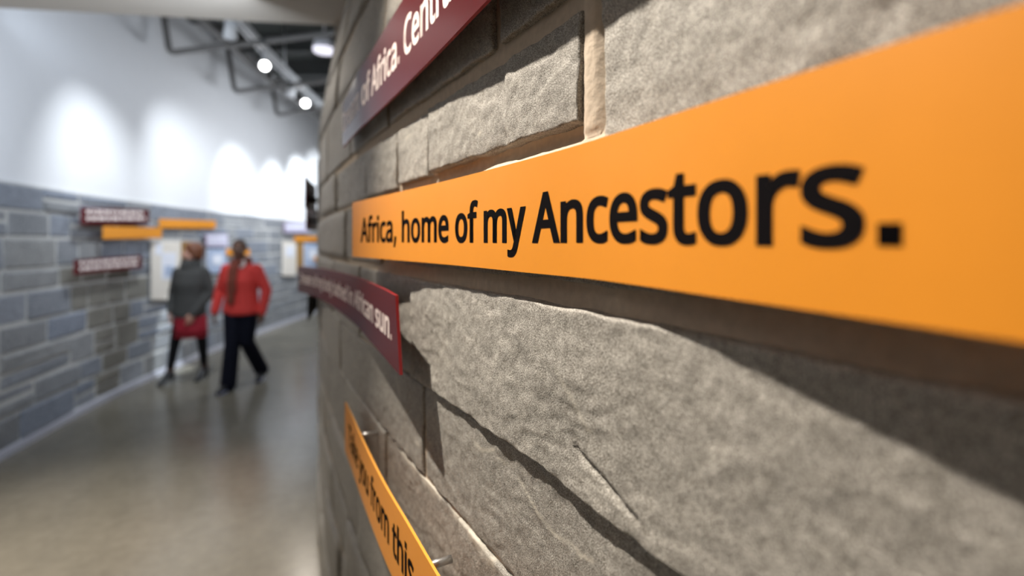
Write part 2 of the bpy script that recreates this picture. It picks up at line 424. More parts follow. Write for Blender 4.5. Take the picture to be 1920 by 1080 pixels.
near = [  # s0, s1, z0, z1, proud, seed
    (-.55, .563, 1.70, 2.13, .005, 3),      # big stone right of the upright joint
    (.597, 1.043, 1.788, 1.903, .005, 5),    # stone with the ledge under it
    (1.049, 1.224, 1.783, 1.899, .006, 7), (1.236, 1.515, 1.778, 1.900, .007, 9), (1.530, 2.02, 1.778, 1.902, .004, 11),
    (-.3, .50, 1.929, 2.138, .004, 13), (.60, .776, 1.931, 2.138, .008, 15), (.800, 1.30, 1.930, 2.14, .005, 17), (1.315, 1.75, 1.928, 2.14, .004, 19), (1.765, 2.3, 1.928, 2.14, .006, 20),
    (-.5, .36, 1.616, 1.692, .000, 21), (.38, 1.031, 1.617, 1.742, .000, 23), (1.033, 1.36, 1.614, 1.764, -.002, 25), (1.372, 1.80, 1.612, 1.764, .006, 27),
    (-.6, 1.127, 1.3985, 1.590, .012, 29),   # the broad pale stone
    (1.134, 1.60, 1.398, 1.590, .004, 31), (1.612, 2.1, 1.396, 1.592, .006, 33),
    (-.5, 1.066, 1.2235, 1.3935, .002, 35), (1.078, 1.95, 1.223, 1.390, .004, 37), (1.962, 2.5, 1.222, 1.39, .005, 39),
    (-.4, .40, 1.005, 1.2185, .003, 41), (.405, .915, 1.005, 1.2185, .004, 43), (.921, 1.33, 1.005, 1.2175, .000, 45), (1.338, 1.85, 1.005, 1.217, .004, 47), (1.86, 2.3, 1.005, 1.217, .003, 49),
]
near = [n for n in near if not (n[5] == 13)]
near.append((.30, .5, 2.145, 2.33, .004, 13))
CRACK = [(.600, 1.446), (.579, 1.440), (.552, 1.433), (.529, 1.425), (.504, 1.419)]
def ex_c(s, z):       # the long crack in the broad stone: the sheet above it stands a little proud
    d = seg_dist(s, z, CRACK); lim = 0
    return -.006 * np.exp(-(d / .0022) ** 2) + .003 * np.exp(-(d / .02)) * lim * (z > 1.60 - .23 * 1) * 0
def ex_b(s, z):       # a step across the ledge stone
    return .004 / (1 + np.exp((s - .757 - .006 * fbm(z * 40, z * 0, 3, 3)) / .002)) - .004 * np.exp(-((s - .757) / .006) ** 2 - ((z - 1.80) / .01) ** 2)
V_D = [(.79, 1.363), (.74, 1.358), (.70, 1.341), (.672, 1.326), (.63, 1.329), (.58, 1.338)]
V_D2 = [(.86, 1.359), (.837, 1.357), (.80, 1.370)]
V_C = [(.63, 1.52), (.60, 1.50), (.585, 1.482), (.57, 1.475)]
def vein_d(s, z):
    w = fbm(s * 40, z * 40, 71, 3)
    return np.clip(1.1 * np.exp(-(seg_dist(s, z + .012 * w, V_D) / .0024) ** 2) + .9 * np.exp(-(seg_dist(s, z + .004 * w, V_D2) / .003) ** 2), 0, 1) * np.clip(.55 + 1.2 * w, 0, 1)
def vein_c(s, z):
    w = fbm(s * 40, z * 40, 72, 3)
    return np.clip(np.exp(-(seg_dist(s, z + .010 * w, V_C) / .003) ** 2), 0, 1) * np.clip(.35 + 1.2 * w, 0, 1)
def vein_low(s, z):   # pale broken edge along the top of the low stone
    w = fbm(s * 30, z * 30, 73, 4)
    return np.clip(np.exp(-((1.2185 - z) / (.006 + .010 * np.clip(w + .2, 0, 1))) ** 2), 0, 1) * np.clip(.5 + 2 * w, 0, 1)
def vein_0(s, z): 
    w = fbm(s * 18, z * 55, 77, 4); return np.clip((w - .48) * 1.8, 0, .5)
for s0, s1, z0, z1, dep, seed in near:
    ex = {29: ex_c, 5: ex_b}.get(seed); ve = {35: vein_d, 29: vein_c, 43: vein_low, 45: vein_low}.get(seed, vein_0)
    stone(s0, s1, z0, z1, dep, (.0032 if s0 < 1.0 else .006), seed, 1.0 if seed not in (21, 23, 25) else .5, ex, .0032, ve, right, .016 if z0 < 1.65 and seed in (21, 23, 25) else .024)
# every other stone: far round the bend, low by the floor and high up
rn = random.Random(11)
zr = [.0, .22, .41, .62, .80, 1.0, 1.22, 1.395, 1.603, 1.772, 1.915, 2.145, 2.34, 2.56, 2.78, 3.02, 3.25, 3.395]
starts = {6: 2.51, 7: 2.11, 8: 1.81, 9: 2.03, 10: 2.31, 5: 2.31}
k = 100
for r in range(len(zr) - 1):
    s = starts.get(r, rn.uniform(-.3, 0.05))
    while s < 6.3:
        L = rn.uniform(.28, .75); k += 1
        stone(s + .007, s + L - .007, zr[r] + .008, zr[r+1] - .008, rn.uniform(0, .014), .035 if r < 5 or s > 2.6 else .02, k, 1.0, None, .008, None, right)
        s += L

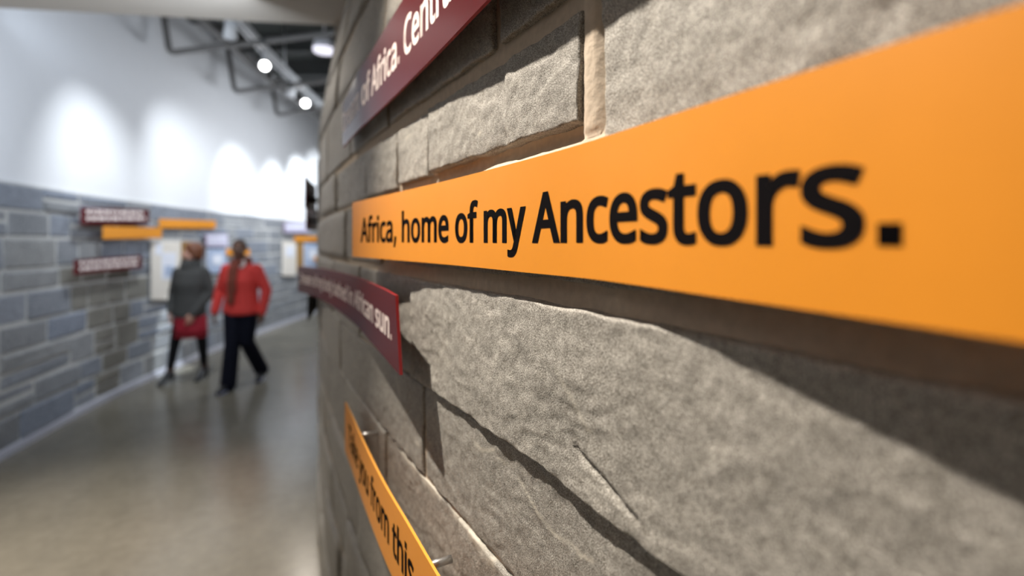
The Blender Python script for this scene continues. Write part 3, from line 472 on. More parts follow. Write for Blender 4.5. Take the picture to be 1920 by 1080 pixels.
# ------------------------------------------------------------------ signs
G={',':(215,'158,111 173,87 166,60 160,39 153,17 145,-5 136,-27 128,-49 119,-70 110,-91 97,-121 10,-121 21,-78 26,-57 31,-34 36,-11 40,12 45,34 49,56 52,76 58,111','19,0,20 19,1,0 19,2,1 18,2,19 18,3,2 17,3,18 17,4,3 16,4,17 16,5,4 15,5,16 15,6,5 14,6,15 14,7,6 13,7,14 13,8,7 12,8,13 12,9,8 11,9,12 11,10,9'),'.':(215,'60,-12 48,3 42,22 40,43 42,65 48,84 60,99 74,108 90,113 107,115 124,113 140,108 154,99 166,84 173,65 175,43 173,22 167,3 155,-12 140,-22 124,-27 107,-29 90,-27 74,-22','8,10,9 8,11,10 7,11,8 7,12,11 6,12,7 6,13,12 5,13,6 5,14,13 4,14,5 4,15,14 3,15,4 2,15,3 2,16,15 1,16,2 1,17,16 0,17,1 0,18,17 23,18,0 23,19,18 22,19,23 22,20,19 21,20,22'),'A':(512,'538,-18 425,-18 356,159 154,159 85,-18 -26,-18 211,593 301,593 321,259 265,408 263,414 261,422 257,432 253,444 250,456 246,468 243,479 240,488 257,435 270,485 267,474 264,463 261,452 258,442 255,432 252,424 250,416 247,409 191,259','5,17,6 17,7,6 17,19,7 19,0,7 5,16,17 18,23,17 23,19,17 23,20,19 18,0,19 5,15,16 23,21,20 5,14,15 23,22,21 5,13,14 5,24,13 24,12,13 24,18,23 24,12,18 12,0,18 5,25,24 11,0,12 5,26,25 10,0,11 5,27,26 9,0,10 5,28,27 8,0,9 28,2,8 2,0,8 5,3,28 3,2,28 5,4,3 1,0,2'),'C':(507,'389,490 369,495 347,498 323,499 296,498 271,493 248,485 227,474 208,461 192,444 178,425 166,403 156,377 149,350 145,319 143,286 145,243 152,205 164,171 179,142 199,118 223,99 251,85 284,76 323,73 346,74 369,76 391,79 412,84 433,89 478,102 478,2 443,-9 420,-15 396,-20 371,-23 343,-25 311,-26 254,-22 202,-9 157,13 118,42 86,79 62,123 44,173 34,228 31,287 33,331 39,372 50,412 65,448 83,481 106,511 133,537 164,559 199,576 238,589 279,596 324,599 354,598 384,595 413,589 440,582 466,574 506,556 462,463 428,477 409,484','57,59,58 57,60,59 56,60,57 56,61,60 56,62,61 55,62,56 55,63,62 54,63,55 54,64,63 53,64,54 53,1,64 1,0,64 0,67,64 67,66,64 66,65,64 52,2,53 2,1,53 51,4,52 4,3,52 3,2,52 51,5,4 51,6,5 51,7,6 50,7,51 50,8,7 50,9,8 49,9,50 49,10,9 49,11,10 48,11,49 48,12,11 48,13,12 47,13,48 47,14,13 46,14,47 46,15,14 45,15,46 45,16,15 45,17,16 44,17,45 44,18,17 43,18,44 43,19,18 43,20,19 42,20,43 42,21,20 29,31,30 42,22,21 28,31,29 42,23,22 27,31,28 26,31,27 41,23,42 41,24,23 25,31,26 24,31,25 41,31,24 40,31,41 39,31,40 39,32,31 38,32,39 38,33,32 38,34,33 38,35,34 37,35,38 37,36,35'),'D':(585,'518,455 538,407 551,353 555,292 550,229 538,172 517,122 487,79 451,44 407,17 356,-3 300,-14 238,-18 60,-18 60,591 255,591 312,587 365,576 412,557 454,530 490,496 389,132 418,172 436,224 442,290 440,335 432,374 419,406 402,433 380,454 353,471 322,483 285,490 243,493 168,493 168,80 227,80 295,86 349,103','13,34,14 34,15,14 34,16,15 34,17,16 34,18,17 34,19,18 34,20,19 34,33,20 33,32,20 32,0,20 13,35,34 31,0,32 30,0,31 29,0,30 29,1,0 28,1,29 27,1,28 27,2,1 26,2,27 25,2,26 25,3,2 24,3,25 24,4,3 23,4,24 23,5,4 22,5,23 22,6,5 21,6,22 38,6,21 38,7,6 37,7,38 36,7,37 13,36,35 13,7,36 13,8,7 13,9,8 13,10,9 13,11,10 13,12,11'),'T':(446,'277,491 277,-18 169,-18 169,491 -10,491 -10,591 455,591 455,491','4,6,5 4,7,6 3,7,4 2,0,3 0,7,3 2,1,0'),'a':(450,'146,444 174,450 202,454 231,455 282,451 325,438 360,416 384,384 398,342 403,294 403,-18 319,-18 306,43 325,43 318,34 304,20 290,8 274,-3 257,-12 239,-18 219,-23 197,-25 172,-26 145,-24 120,-19 96,-11 74,2 55,18 39,38 28,62 21,89 19,120 25,165 45,203 77,233 121,255 176,269 242,275 298,276 298,284 296,313 289,333 280,346 267,354 250,360 227,362 207,361 187,358 168,353 149,346 131,339 96,323 61,409 97,426 120,436 297,191 253,190 207,186 173,178 151,167 138,154 131,139 128,118 130,101 135,89 143,80 155,73 170,69 188,67 219,70 245,79 267,93 283,112 293,138 297,173','2,4,3 1,4,2 1,5,4 0,5,1 54,5,0 54,6,5 53,6,54 52,6,53 52,7,6 51,50,52 50,49,52 49,48,52 48,47,52 47,46,52 46,7,52 46,45,7 45,44,7 44,8,7 43,8,44 42,8,43 41,8,42 41,9,8 40,9,41 39,9,40 39,10,9 38,10,39 37,55,38 55,10,38 36,55,37 35,55,36 34,55,35 33,55,34 32,57,33 57,56,33 56,55,33 74,10,55 32,58,57 32,59,58 73,10,74 32,60,59 31,60,32 31,61,60 31,62,61 72,10,73 30,62,31 30,63,62 71,10,72 30,64,63 70,13,71 13,10,71 29,64,30 29,65,64 29,66,65 69,13,70 29,67,66 68,13,69 29,68,67 29,13,68 28,12,29 12,13,29 28,15,12 15,11,12 14,10,13 27,15,28 15,10,14 27,16,15 11,10,15 26,16,27 26,17,16 25,17,26 25,18,17 24,18,25 24,19,18 24,20,19 23,20,24 23,21,20 22,21,23'),'b':(493,'157,627 157,461 157,443 156,426 156,409 155,394 154,382 155,391 130,391 139,402 158,420 181,434 207,446 238,453 272,455 327,448 374,428 414,393 444,345 461,286 467,215 465,166 457,123 444,84 425,51 402,23 374,2 343,-14 309,-23 272,-26 238,-24 207,-17 181,-5 158,9 140,26 130,37 147,37 133,-18 50,-18 50,627 333,327 315,345 291,356 259,360 234,359 214,354 198,346 185,335 175,321 167,303 161,279 158,251 157,217 157,215 160,168 168,130 180,103 198,84 224,73 261,69 291,73 315,84 333,103 346,132 355,169 358,216 355,263 346,300','38,0,39 38,8,0 8,1,0 8,2,1 13,15,14 12,15,13 12,16,15 11,16,12 8,3,2 10,16,11 10,17,16 8,9,3 9,4,3 9,4,10 4,17,10 5,17,4 6,7,5 7,17,5 7,18,17 38,7,8 38,49,7 49,48,7 48,47,7 47,46,7 46,45,7 45,44,7 44,43,7 43,18,7 42,18,43 41,18,42 41,19,18 40,19,41 67,19,40 38,50,49 66,19,67 66,20,19 38,51,50 65,20,66 38,52,51 38,53,52 64,20,65 64,21,20 38,54,53 63,21,64 38,55,54 63,22,21 62,22,63 38,56,55 62,23,22 61,23,62 38,57,56 38,35,57 35,58,57 60,23,61 60,24,23 35,59,58 59,24,60 35,24,59 35,36,24 36,25,24 38,34,35 37,33,36 33,25,36 38,33,34 33,26,25 38,37,33 32,26,33 32,27,26 31,27,32 31,28,27 30,28,31 30,29,28'),'c':(385,'307,-20 287,-23 265,-25 240,-26 201,-23 165,-15 131,-1 100,20 74,46 53,79 38,118 29,162 26,213 29,264 39,310 55,350 76,383 103,410 134,431 169,445 206,453 245,456 268,455 291,453 313,449 333,443 351,438 381,424 348,333 318,344 303,348 288,352 272,356 258,357 244,358 220,356 199,351 182,343 168,331 157,316 148,297 141,273 137,245 135,213 137,183 141,156 148,132 157,113 168,98 182,86 198,78 217,73 240,71 261,72 280,74 297,78 314,82 329,88 369,105 369,4 343,-8 326,-15','20,22,21 20,23,22 19,23,20 19,24,23 19,25,24 18,25,19 18,26,25 18,27,26 17,27,18 17,29,27 29,28,27 16,32,17 32,31,17 31,30,17 30,29,17 15,34,16 34,33,16 33,32,16 15,35,34 15,36,35 15,37,36 14,37,15 14,38,37 14,39,38 14,40,39 13,40,14 13,41,40 13,42,41 12,42,13 12,43,42 12,44,43 11,44,12 11,45,44 10,45,11 10,46,45 10,47,46 9,47,10 9,48,47 57,59,58 9,49,48 56,59,57 9,50,49 55,59,56 8,50,9 8,51,50 54,59,55 53,59,54 8,52,51 52,59,53 8,59,52 7,59,8 6,59,7 6,60,59 5,60,6 5,61,60 5,0,61 4,0,5 4,1,0 4,2,1 3,2,4'),'d':(493,'285,-16 265,-22 244,-25 220,-26 166,-19 118,1 78,36 49,84 32,143 26,214 32,285 49,345 79,393 119,428 167,449 221,456 244,455 266,452 286,447 303,440 320,431 334,421 347,410 359,398 363,392 340,392 341,381 339,404 337,417 337,428 336,438 336,627 443,627 443,-18 353,-18 343,40 363,40 359,34 347,22 334,10 320,0 303,-9 161,103 179,84 202,73 232,69 268,72 295,83 313,99 326,123 334,157 337,201 337,213 334,260 326,298 314,326 296,345 269,357 231,361 202,357 179,345 161,324 147,294 138,257 135,213 138,168 147,131','30,32,31 30,24,32 24,33,32 14,16,15 14,17,16 14,18,17 13,18,14 13,19,18 13,20,19 29,24,30 13,21,20 28,22,29 22,23,29 23,24,29 12,21,13 12,28,21 28,22,21 12,27,28 12,25,27 11,25,12 26,24,25 26,33,24 11,26,25 11,58,26 58,57,26 57,56,26 56,55,26 55,54,26 54,33,26 11,59,58 11,60,59 10,60,11 10,61,60 10,62,61 53,33,54 10,63,62 9,63,10 52,33,53 9,64,63 8,64,9 51,33,52 8,65,64 50,33,51 8,66,65 49,33,50 7,66,8 7,42,66 48,33,49 7,43,42 47,36,48 36,33,48 7,44,43 6,44,7 46,36,47 6,45,44 45,36,46 6,35,45 35,36,45 6,39,35 39,34,35 37,33,36 5,39,6 38,33,37 39,33,38 5,40,39 34,33,39 4,40,5 4,41,40 4,0,41 4,1,0 3,1,4 3,2,1'),'e':(452,'125,426 158,443 195,453 234,456 272,453 307,444 339,429 366,409 388,384 406,354 419,320 427,284 429,244 429,183 137,183 140,160 151,128 168,103 190,85 219,74 255,70 279,71 302,73 323,77 343,83 364,90 410,108 410,8 376,-6 354,-13 331,-19 307,-23 280,-25 251,-26 209,-23 170,-14 135,1 103,22 76,50 54,83 38,121 29,164 26,212 29,259 37,302 51,340 71,374 95,403 282,349 269,356 253,361 234,362 207,359 185,350 167,335 153,315 142,288 140,275 319,275 318,279 315,298 310,315 302,329 293,340','2,4,3 2,5,4 1,5,2 1,6,5 0,6,1 0,7,6 47,7,0 47,8,7 46,8,47 46,9,8 45,52,46 52,51,46 51,9,46 50,9,51 49,9,50 45,53,52 48,9,49 48,10,9 45,54,53 63,10,48 44,54,45 62,10,63 44,55,54 61,10,62 61,11,10 44,56,55 60,11,61 43,56,44 59,11,60 43,57,56 59,12,11 58,12,59 43,58,57 43,12,58 42,12,43 42,13,12 41,14,42 14,13,42 41,15,14 40,15,41 40,16,15 40,17,16 39,17,40 25,27,26 39,18,17 24,27,25 39,19,18 23,27,24 38,19,39 22,27,23 38,20,19 21,27,22 20,27,21 38,27,20 37,27,38 36,27,37 36,28,27 35,28,36 35,29,28 35,30,29 34,30,35 34,31,30 34,32,31 33,32,34'),'f':(276,'284,448 284,357 176,357 176,-18 69,-18 69,357 -6,357 -6,421 69,445 69,458 71,494 77,526 88,555 102,579 121,599 143,613 169,624 197,630 227,631 245,631 262,629 277,627 292,623 305,620 333,610 303,521 278,529 268,532 258,534 248,536 238,537 228,538 211,536 199,530 190,521 183,507 178,486 176,457 176,448','17,19,18 17,20,19 16,20,17 16,21,20 16,22,21 15,22,16 15,23,22 15,24,23 14,24,15 14,25,24 13,26,14 26,25,14 12,30,13 30,29,13 29,28,13 28,27,13 27,26,13 11,31,12 31,30,12 11,32,31 11,33,32 11,34,33 10,34,11 10,35,34 10,36,35 9,36,10 9,37,36 8,37,9 8,38,37 8,0,38 8,1,0 7,1,8 6,1,7 5,1,6 4,2,5 2,1,5 4,3,2'),'h':(496,'157,627 157,431 157,420 156,409 155,398 155,387 154,378 130,388 135,396 149,410 164,422 180,432 197,440 215,447 234,451 254,454 274,455 308,453 340,447 368,437 393,422 413,402 429,378 440,349 447,317 449,280 449,-18 343,-18 343,274 340,304 334,325 324,340 310,351 291,358 264,360 238,359 216,353 199,345 186,334 176,320 167,302 162,279 158,252 157,222 157,-18 50,-18 50,627','45,0,46 45,7,0 7,1,0 15,17,16 14,17,15 14,18,17 13,18,14 13,19,18 12,19,13 11,19,12 11,20,19 10,20,11 7,8,1 8,2,1 9,20,10 9,21,20 8,9,2 9,3,2 3,21,9 4,21,3 4,22,21 5,22,4 45,5,7 6,22,5 45,6,5 6,23,22 45,40,6 40,39,6 39,38,6 38,37,6 37,36,6 36,35,6 35,34,6 34,23,6 33,23,34 32,23,33 31,23,32 31,24,23 30,24,31 29,24,30 29,25,24 28,25,29 45,41,40 28,26,25 45,42,41 27,26,28 45,43,42 45,44,43'),'i':(207,'62,593 75,602 89,607 104,609 119,607 132,602 145,594 156,581 161,564 163,546 161,528 156,512 145,499 133,490 119,485 104,483 89,485 75,490 62,499 52,512 46,528 44,546 46,564 52,580 50,448 157,448 157,-18 50,-18','27,25,24 27,26,25 2,4,3 1,4,2 1,5,4 0,5,1 0,6,5 0,7,6 23,7,0 23,8,7 22,8,23 22,9,8 21,9,22 20,9,21 20,10,9 19,10,20 19,11,10 18,11,19 18,12,11 17,12,18 17,13,12 17,14,13 16,14,17 16,15,14'),'k':(428,'156,627 156,291 156,281 155,270 155,256 154,243 153,231 154,239 129,239 127,237 132,244 138,251 145,259 151,267 158,276 165,284 170,291 176,297 319,448 451,448 259,245 457,-18 327,-18 184,174 156,150 156,-18 50,-18 50,627','26,0,27 26,9,0 9,1,0 17,19,18 17,20,19 16,20,17 9,2,1 15,20,16 14,20,15 9,8,2 8,10,2 10,11,2 11,12,2 12,13,2 13,3,2 13,3,14 3,20,14 4,20,3 5,20,4 5,21,20 8,9,10 6,21,5 9,7,8 9,6,7 26,6,9 26,24,6 24,23,6 23,21,6 22,21,23 26,25,24'),'l':(207,'157,627 157,-18 50,-18 50,627','2,0,3 2,1,0'),'m':(750,'453,436 481,447 510,454 540,456 588,451 629,437 662,413 685,378 699,334 703,281 703,-18 597,-18 597,276 595,304 589,326 580,341 568,351 551,358 528,360 494,357 470,347 453,331 440,308 432,277 429,237 429,-18 324,-18 324,276 323,296 320,312 315,326 310,337 302,345 294,352 283,356 270,359 253,360 230,359 211,354 196,346 184,335 174,321 167,302 161,280 158,253 157,223 157,-18 50,-18 50,448 140,448 151,389 130,389 135,397 148,411 162,423 177,433 194,442 211,448 229,452 248,455 266,456 300,454 331,447 358,436 381,420 400,399 408,384 393,384 404,400 427,421','2,4,3 59,61,60 58,61,59 58,62,61 1,4,2 57,62,58 1,5,4 56,62,57 47,49,48 47,51,49 51,52,49 52,50,49 0,5,1 56,63,62 55,63,56 0,6,5 69,6,0 55,64,63 54,64,55 53,64,54 68,6,69 53,65,64 68,7,6 52,65,53 67,66,68 66,7,68 52,66,65 50,66,52 47,50,51 47,42,50 42,41,50 41,40,50 40,39,50 39,38,50 38,37,50 37,66,50 37,36,66 36,7,66 36,18,7 18,17,7 17,8,7 35,18,36 35,19,18 34,19,35 16,8,17 34,20,19 33,20,34 32,20,33 15,8,16 32,21,20 31,21,32 14,8,15 30,21,31 14,9,8 30,22,21 29,22,30 13,9,14 28,22,29 28,23,22 12,9,13 47,43,42 27,23,28 12,10,9 47,44,43 27,24,23 26,24,27 11,10,12 47,45,44 26,25,24 47,46,45'),'n':(496,'217,448 236,452 255,455 275,456 326,451 369,438 404,414 429,379 444,334 449,281 449,-18 343,-18 343,274 340,304 334,325 324,340 310,351 291,358 265,360 226,356 199,345 181,328 168,302 160,267 157,222 157,-18 50,-18 50,448 140,448 151,389 130,389 136,397 150,411 165,423 181,433 199,442','2,4,3 1,4,2 0,4,1 0,5,4 35,5,0 26,28,27 26,30,28 30,31,28 31,29,28 34,5,35 34,6,5 33,6,34 32,6,33 32,7,6 31,7,32 29,7,31 26,29,30 26,22,29 22,21,29 21,20,29 20,19,29 19,7,29 19,18,7 18,17,7 17,8,7 16,8,17 15,8,16 14,8,15 14,9,8 13,9,14 12,9,13 26,23,22 12,10,9 11,10,12 26,24,23 26,25,24'),'o':(485,'433,345 448,306 457,263 460,216 458,180 453,146 445,115 433,87 419,61 401,38 380,19 357,3 331,-10 303,-19 273,-24 241,-26 212,-24 183,-19 156,-10 131,3 108,19 87,38 69,61 54,86 42,115 33,146 28,179 26,216 29,263 37,306 52,344 72,378 97,405 128,427 163,443 202,453 244,456 284,453 322,443 356,427 386,405 412,378 162,325 147,296 138,260 135,215 136,185 141,158 147,134 156,114 168,98 182,85 199,76 219,71 243,69 267,71 287,76 304,85 318,98 330,114 339,134 345,158 349,185 351,216 349,246 345,273 338,297 329,316 318,332 304,344 287,353 267,359 243,360 207,356 181,344','35,37,36 34,37,35 34,38,37 33,38,34 33,39,38 32,39,33 32,40,39 32,41,40 31,41,32 31,0,41 30,72,31 72,71,31 71,0,31 30,73,72 70,0,71 30,74,73 69,0,70 69,1,0 29,74,30 29,42,74 68,1,69 67,1,68 29,43,42 66,1,67 66,2,1 28,43,29 65,2,66 28,44,43 64,2,65 64,3,2 27,44,28 27,45,44 63,3,64 63,4,3 26,45,27 62,4,63 26,46,45 26,47,46 61,4,62 61,5,4 25,47,26 25,48,47 60,5,61 60,6,5 24,48,25 24,49,48 59,6,60 59,7,6 23,49,24 23,50,49 58,7,59 23,51,50 57,7,58 57,8,7 22,51,23 22,52,51 56,8,57 22,53,52 55,8,56 54,8,55 22,54,53 22,8,54 22,9,8 21,9,22 21,10,9 20,10,21 19,10,20 19,11,10 18,11,19 18,12,11 17,12,18 17,13,12 16,13,17 16,14,13 15,14,16'),'p':(493,'207,446 227,452 249,455 273,456 327,449 374,429 414,394 444,347 461,287 467,216 465,168 457,124 444,85 425,52 403,24 375,2 344,-14 309,-23 272,-26 249,-25 227,-22 208,-16 190,-9 173,-1 159,9 146,20 135,31 130,37 154,37 153,46 154,35 155,21 156,8 157,-5 157,-16 157,-210 50,-210 50,448 141,448 151,389 130,389 134,395 145,407 158,419 173,430 189,439 333,324 314,344 291,356 259,360 236,359 216,354 200,347 187,337 177,323 168,306 162,285 158,259 157,229 157,216 158,184 161,155 167,131 175,112 186,96 199,85 215,76 236,70 261,69 282,71 300,76 314,86 327,100 338,116 347,137 353,161 357,187 358,216 355,260 346,296','2,4,3 1,4,2 0,4,1 0,5,4 36,40,37 40,38,37 40,41,38 41,42,38 42,39,38 45,5,0 44,5,45 43,5,44 43,6,5 42,6,43 39,6,42 39,7,6 36,39,40 36,56,39 56,55,39 55,54,39 54,53,39 53,52,39 52,51,39 51,50,39 50,49,39 49,7,39 48,7,49 47,7,48 47,8,7 46,8,47 79,8,46 78,8,79 78,9,8 36,57,56 77,9,78 36,58,57 36,59,58 76,9,77 36,60,59 76,10,9 75,10,76 36,61,60 75,11,10 74,11,75 36,27,61 27,62,61 73,11,74 27,63,62 73,12,11 72,12,73 27,64,63 71,12,72 27,65,64 70,12,71 70,13,12 27,66,65 69,13,70 27,29,66 29,67,66 68,13,69 29,68,67 29,13,68 29,14,13 27,30,29 28,14,29 36,26,27 30,28,27 30,14,28 31,14,30 36,25,26 31,15,14 32,24,31 24,15,31 36,32,25 32,24,25 23,15,24 36,33,32 23,16,15 22,16,23 36,34,33 21,16,22 21,17,16 36,35,34 20,17,21 19,17,20 19,18,17'),'r':(331,'207,443 226,450 247,454 268,456 277,456 287,455 296,455 306,454 315,452 339,447 326,346 300,352 293,353 285,354 278,355 271,356 264,356 250,355 237,352 224,347 212,340 200,332 190,322 180,310 172,297 166,282 161,266 158,249 157,229 157,-18 50,-18 50,448 142,448 150,369 127,369 132,377 144,393 157,408 172,421 189,433','2,4,3 2,5,4 2,6,5 2,7,6 1,7,2 1,8,7 1,9,8 0,9,1 30,32,31 30,34,32 34,35,32 35,36,32 36,33,32 0,10,9 39,10,0 38,10,39 37,10,38 36,10,37 33,13,36 13,12,36 12,11,36 11,10,36 30,33,34 30,25,33 25,24,33 24,23,33 23,22,33 22,21,33 21,20,33 20,19,33 19,18,33 18,17,33 17,16,33 16,15,33 15,14,33 14,13,33 30,26,25 30,27,26 30,28,27 30,29,28'),'s':(384,'348,186 358,166 364,143 366,119 363,89 355,62 342,38 323,18 301,2 274,-10 245,-19 212,-24 177,-26 147,-25 120,-23 95,-18 73,-13 52,-5 24,8 24,111 67,92 87,84 109,77 132,71 155,68 178,67 208,69 230,74 245,81 255,90 260,100 262,113 261,119 259,125 256,131 251,137 243,144 230,151 214,159 193,169 167,179 140,190 116,201 94,212 74,225 56,239 42,256 31,276 25,299 23,325 28,363 46,397 75,423 112,442 154,452 202,456 229,455 255,452 279,448 303,442 325,434 363,419 325,330 291,343 272,349 254,355 235,359 216,361 197,362 173,361 154,357 141,351 132,344 128,337 126,327 127,321 129,315 133,309 139,304 148,297 162,290 179,282 200,273 226,263 252,253 276,242 298,231 317,218 334,203','54,56,55 54,57,56 53,57,54 53,58,57 53,59,58 53,60,59 52,60,53 52,61,60 51,61,52 51,66,61 66,65,61 65,64,61 64,63,61 63,62,61 50,68,51 68,67,51 67,66,51 49,70,50 70,69,50 69,68,50 49,71,70 49,72,71 49,73,72 49,74,73 49,75,74 48,75,49 48,76,75 48,77,76 48,78,77 48,79,78 47,79,48 47,80,79 47,81,80 47,82,81 46,82,47 46,83,82 46,84,83 45,84,46 45,85,84 45,86,85 44,86,45 44,87,86 43,87,44 43,88,87 42,88,43 42,0,88 41,0,42 40,0,41 40,1,0 39,1,40 38,1,39 38,2,1 37,2,38 36,2,37 35,2,36 35,3,2 34,3,35 33,3,34 32,3,33 31,3,32 31,4,3 30,4,31 18,20,19 29,4,30 18,21,20 28,4,29 28,5,4 18,22,21 27,5,28 18,23,22 26,5,27 18,24,23 25,5,26 18,25,24 18,5,25 18,6,5 18,7,6 18,8,7 17,8,18 17,9,8 16,9,17 16,10,9 15,10,16 14,10,15 14,11,10 13,11,14 13,12,11'),'t':(289,'176,81 186,74 197,69 212,68 221,68 231,69 242,70 252,72 260,74 290,82 290,-7 269,-16 257,-19 243,-22 228,-24 214,-26 199,-26 176,-25 153,-20 130,-13 109,-2 91,14 76,35 64,60 58,90 56,125 56,357 -5,357 -5,421 60,450 89,546 162,546 162,448 287,448 287,357 162,357 162,127 164,106 169,92','29,31,30 29,32,31 28,32,29 28,33,32 28,34,33 27,34,28 26,34,27 25,35,26 35,34,26 25,36,35 25,37,36 24,37,25 24,38,37 24,0,38 23,0,24 8,10,9 23,1,0 23,2,1 7,10,8 6,10,7 5,10,6 23,3,2 4,10,5 3,10,4 23,10,3 22,10,23 21,10,22 20,10,21 19,10,20 19,11,10 18,11,19 18,12,11 18,13,12 17,13,18 17,14,13 17,15,14 16,15,17'),'u':(496,'339,448 445,448 445,-18 355,-18 344,39 365,39 360,31 346,17 331,5 314,-5 297,-13 278,-19 259,-23 240,-25 220,-26 185,-24 154,-18 126,-8 101,7 81,27 65,51 54,80 47,112 45,148 45,448 153,448 153,154 155,125 162,104 171,89 185,78 204,71 230,69 257,70 279,76 296,84 309,95 320,109 328,127 334,150 338,176 339,206','23,25,24 23,26,25 41,1,0 41,2,1 40,2,41 39,2,40 23,27,26 38,2,39 22,27,23 37,2,38 22,28,27 21,28,22 36,2,37 21,29,28 35,5,36 5,2,36 21,30,29 34,5,35 20,30,21 20,31,30 33,5,34 20,32,31 32,5,33 20,5,32 19,4,20 4,5,20 6,2,5 19,7,4 7,3,4 7,2,6 18,7,19 18,8,7 3,2,7 17,8,18 17,9,8 17,10,9 16,10,17 16,11,10 15,11,16 15,12,11 15,13,12 14,13,15'),'y':(409,'155,-2 -26,448 89,448 186,192 191,177 196,163 201,149 206,136 210,123 214,110 217,97 220,84 220,86 195,86 195,88 200,106 207,126 214,148 221,170 228,192 320,448 435,448 240,-66 229,-93 217,-117 203,-140 187,-160 168,-178 147,-192 123,-202 96,-208 68,-210 54,-210 42,-210 31,-208 22,-207 13,-205 -9,-201 -9,-109 18,-113 25,-114 32,-115 40,-116 48,-117 56,-117 69,-116 81,-113 91,-109 100,-104 108,-97 116,-88 123,-78 129,-66 135,-52','0,2,1 0,3,2 19,21,20 19,22,21 18,22,19 0,4,3 0,5,4 17,22,18 0,6,5 0,7,6 16,8,17 8,9,17 9,10,17 10,12,17 12,11,17 11,22,17 0,16,7 16,8,7 0,15,16 0,14,15 11,12,10 0,13,14 0,12,13 0,11,12 0,22,11 53,22,0 52,22,53 51,22,52 51,23,22 50,23,51 49,23,50 49,24,23 48,24,49 47,24,48 37,39,38 46,24,47 37,40,39 45,24,46 37,41,40 37,42,41 44,24,45 37,43,42 37,44,43 37,24,44 37,25,24 37,26,25 37,27,26 37,28,27 37,29,28 36,29,37 36,30,29 35,30,36 34,30,35 33,30,34 33,31,30 32,31,33')}
# square full stop, comma and i dot
G['i'] = (G['i'][0], '45,490 162,490 162,600 45,600 47,447 158,447 158,-17 47,-17', '0,1,2 0,2,3 4,6,5 4,7,6')
G['.'] = (G['.'][0], '48,-2 160,-2 160,118 48,118', '0,1,2 0,2,3')
SPACE = 208; CAP = 580
def text_layout(txt):
    """[(char, x)] and width, in font units"""
    x = 0; out = []
    for c in txt:
        if c == ' ': x += SPACE; continue
        out.append((c, x)); x += G[c][0]
    return out, x
def lettering(txt, S_of, base, cap, mat, parent, surf, weight=7):
    """flat print laid on the curved face, one part for each letter; S_of maps font x to arc length; surf(s, z) gives points"""
    for c, x in text_layout(txt)[0]:
        a, vs_, fs_ = G[c]; vv = np.array([[float(q) for q in p.split(',')] for p in vs_.split()])
        ff = np.array([[int(q) for q in p.split(',')] for p in fs_.split()])
        wt = 0 if c in '.,' else weight      # heavier stems: the same outline twice, a hair apart
        VV = np.concatenate([surf(S_of(x + vv[:, 0] - wt), base + vv[:, 1] * cap / CAP), surf(S_of(x + vv[:, 0] + wt), base + vv[:, 1] * cap / CAP)])
        link('letter', np_mesh('letter', VV, np.concatenate([ff, ff + len(vv)]), False), mat, parent)

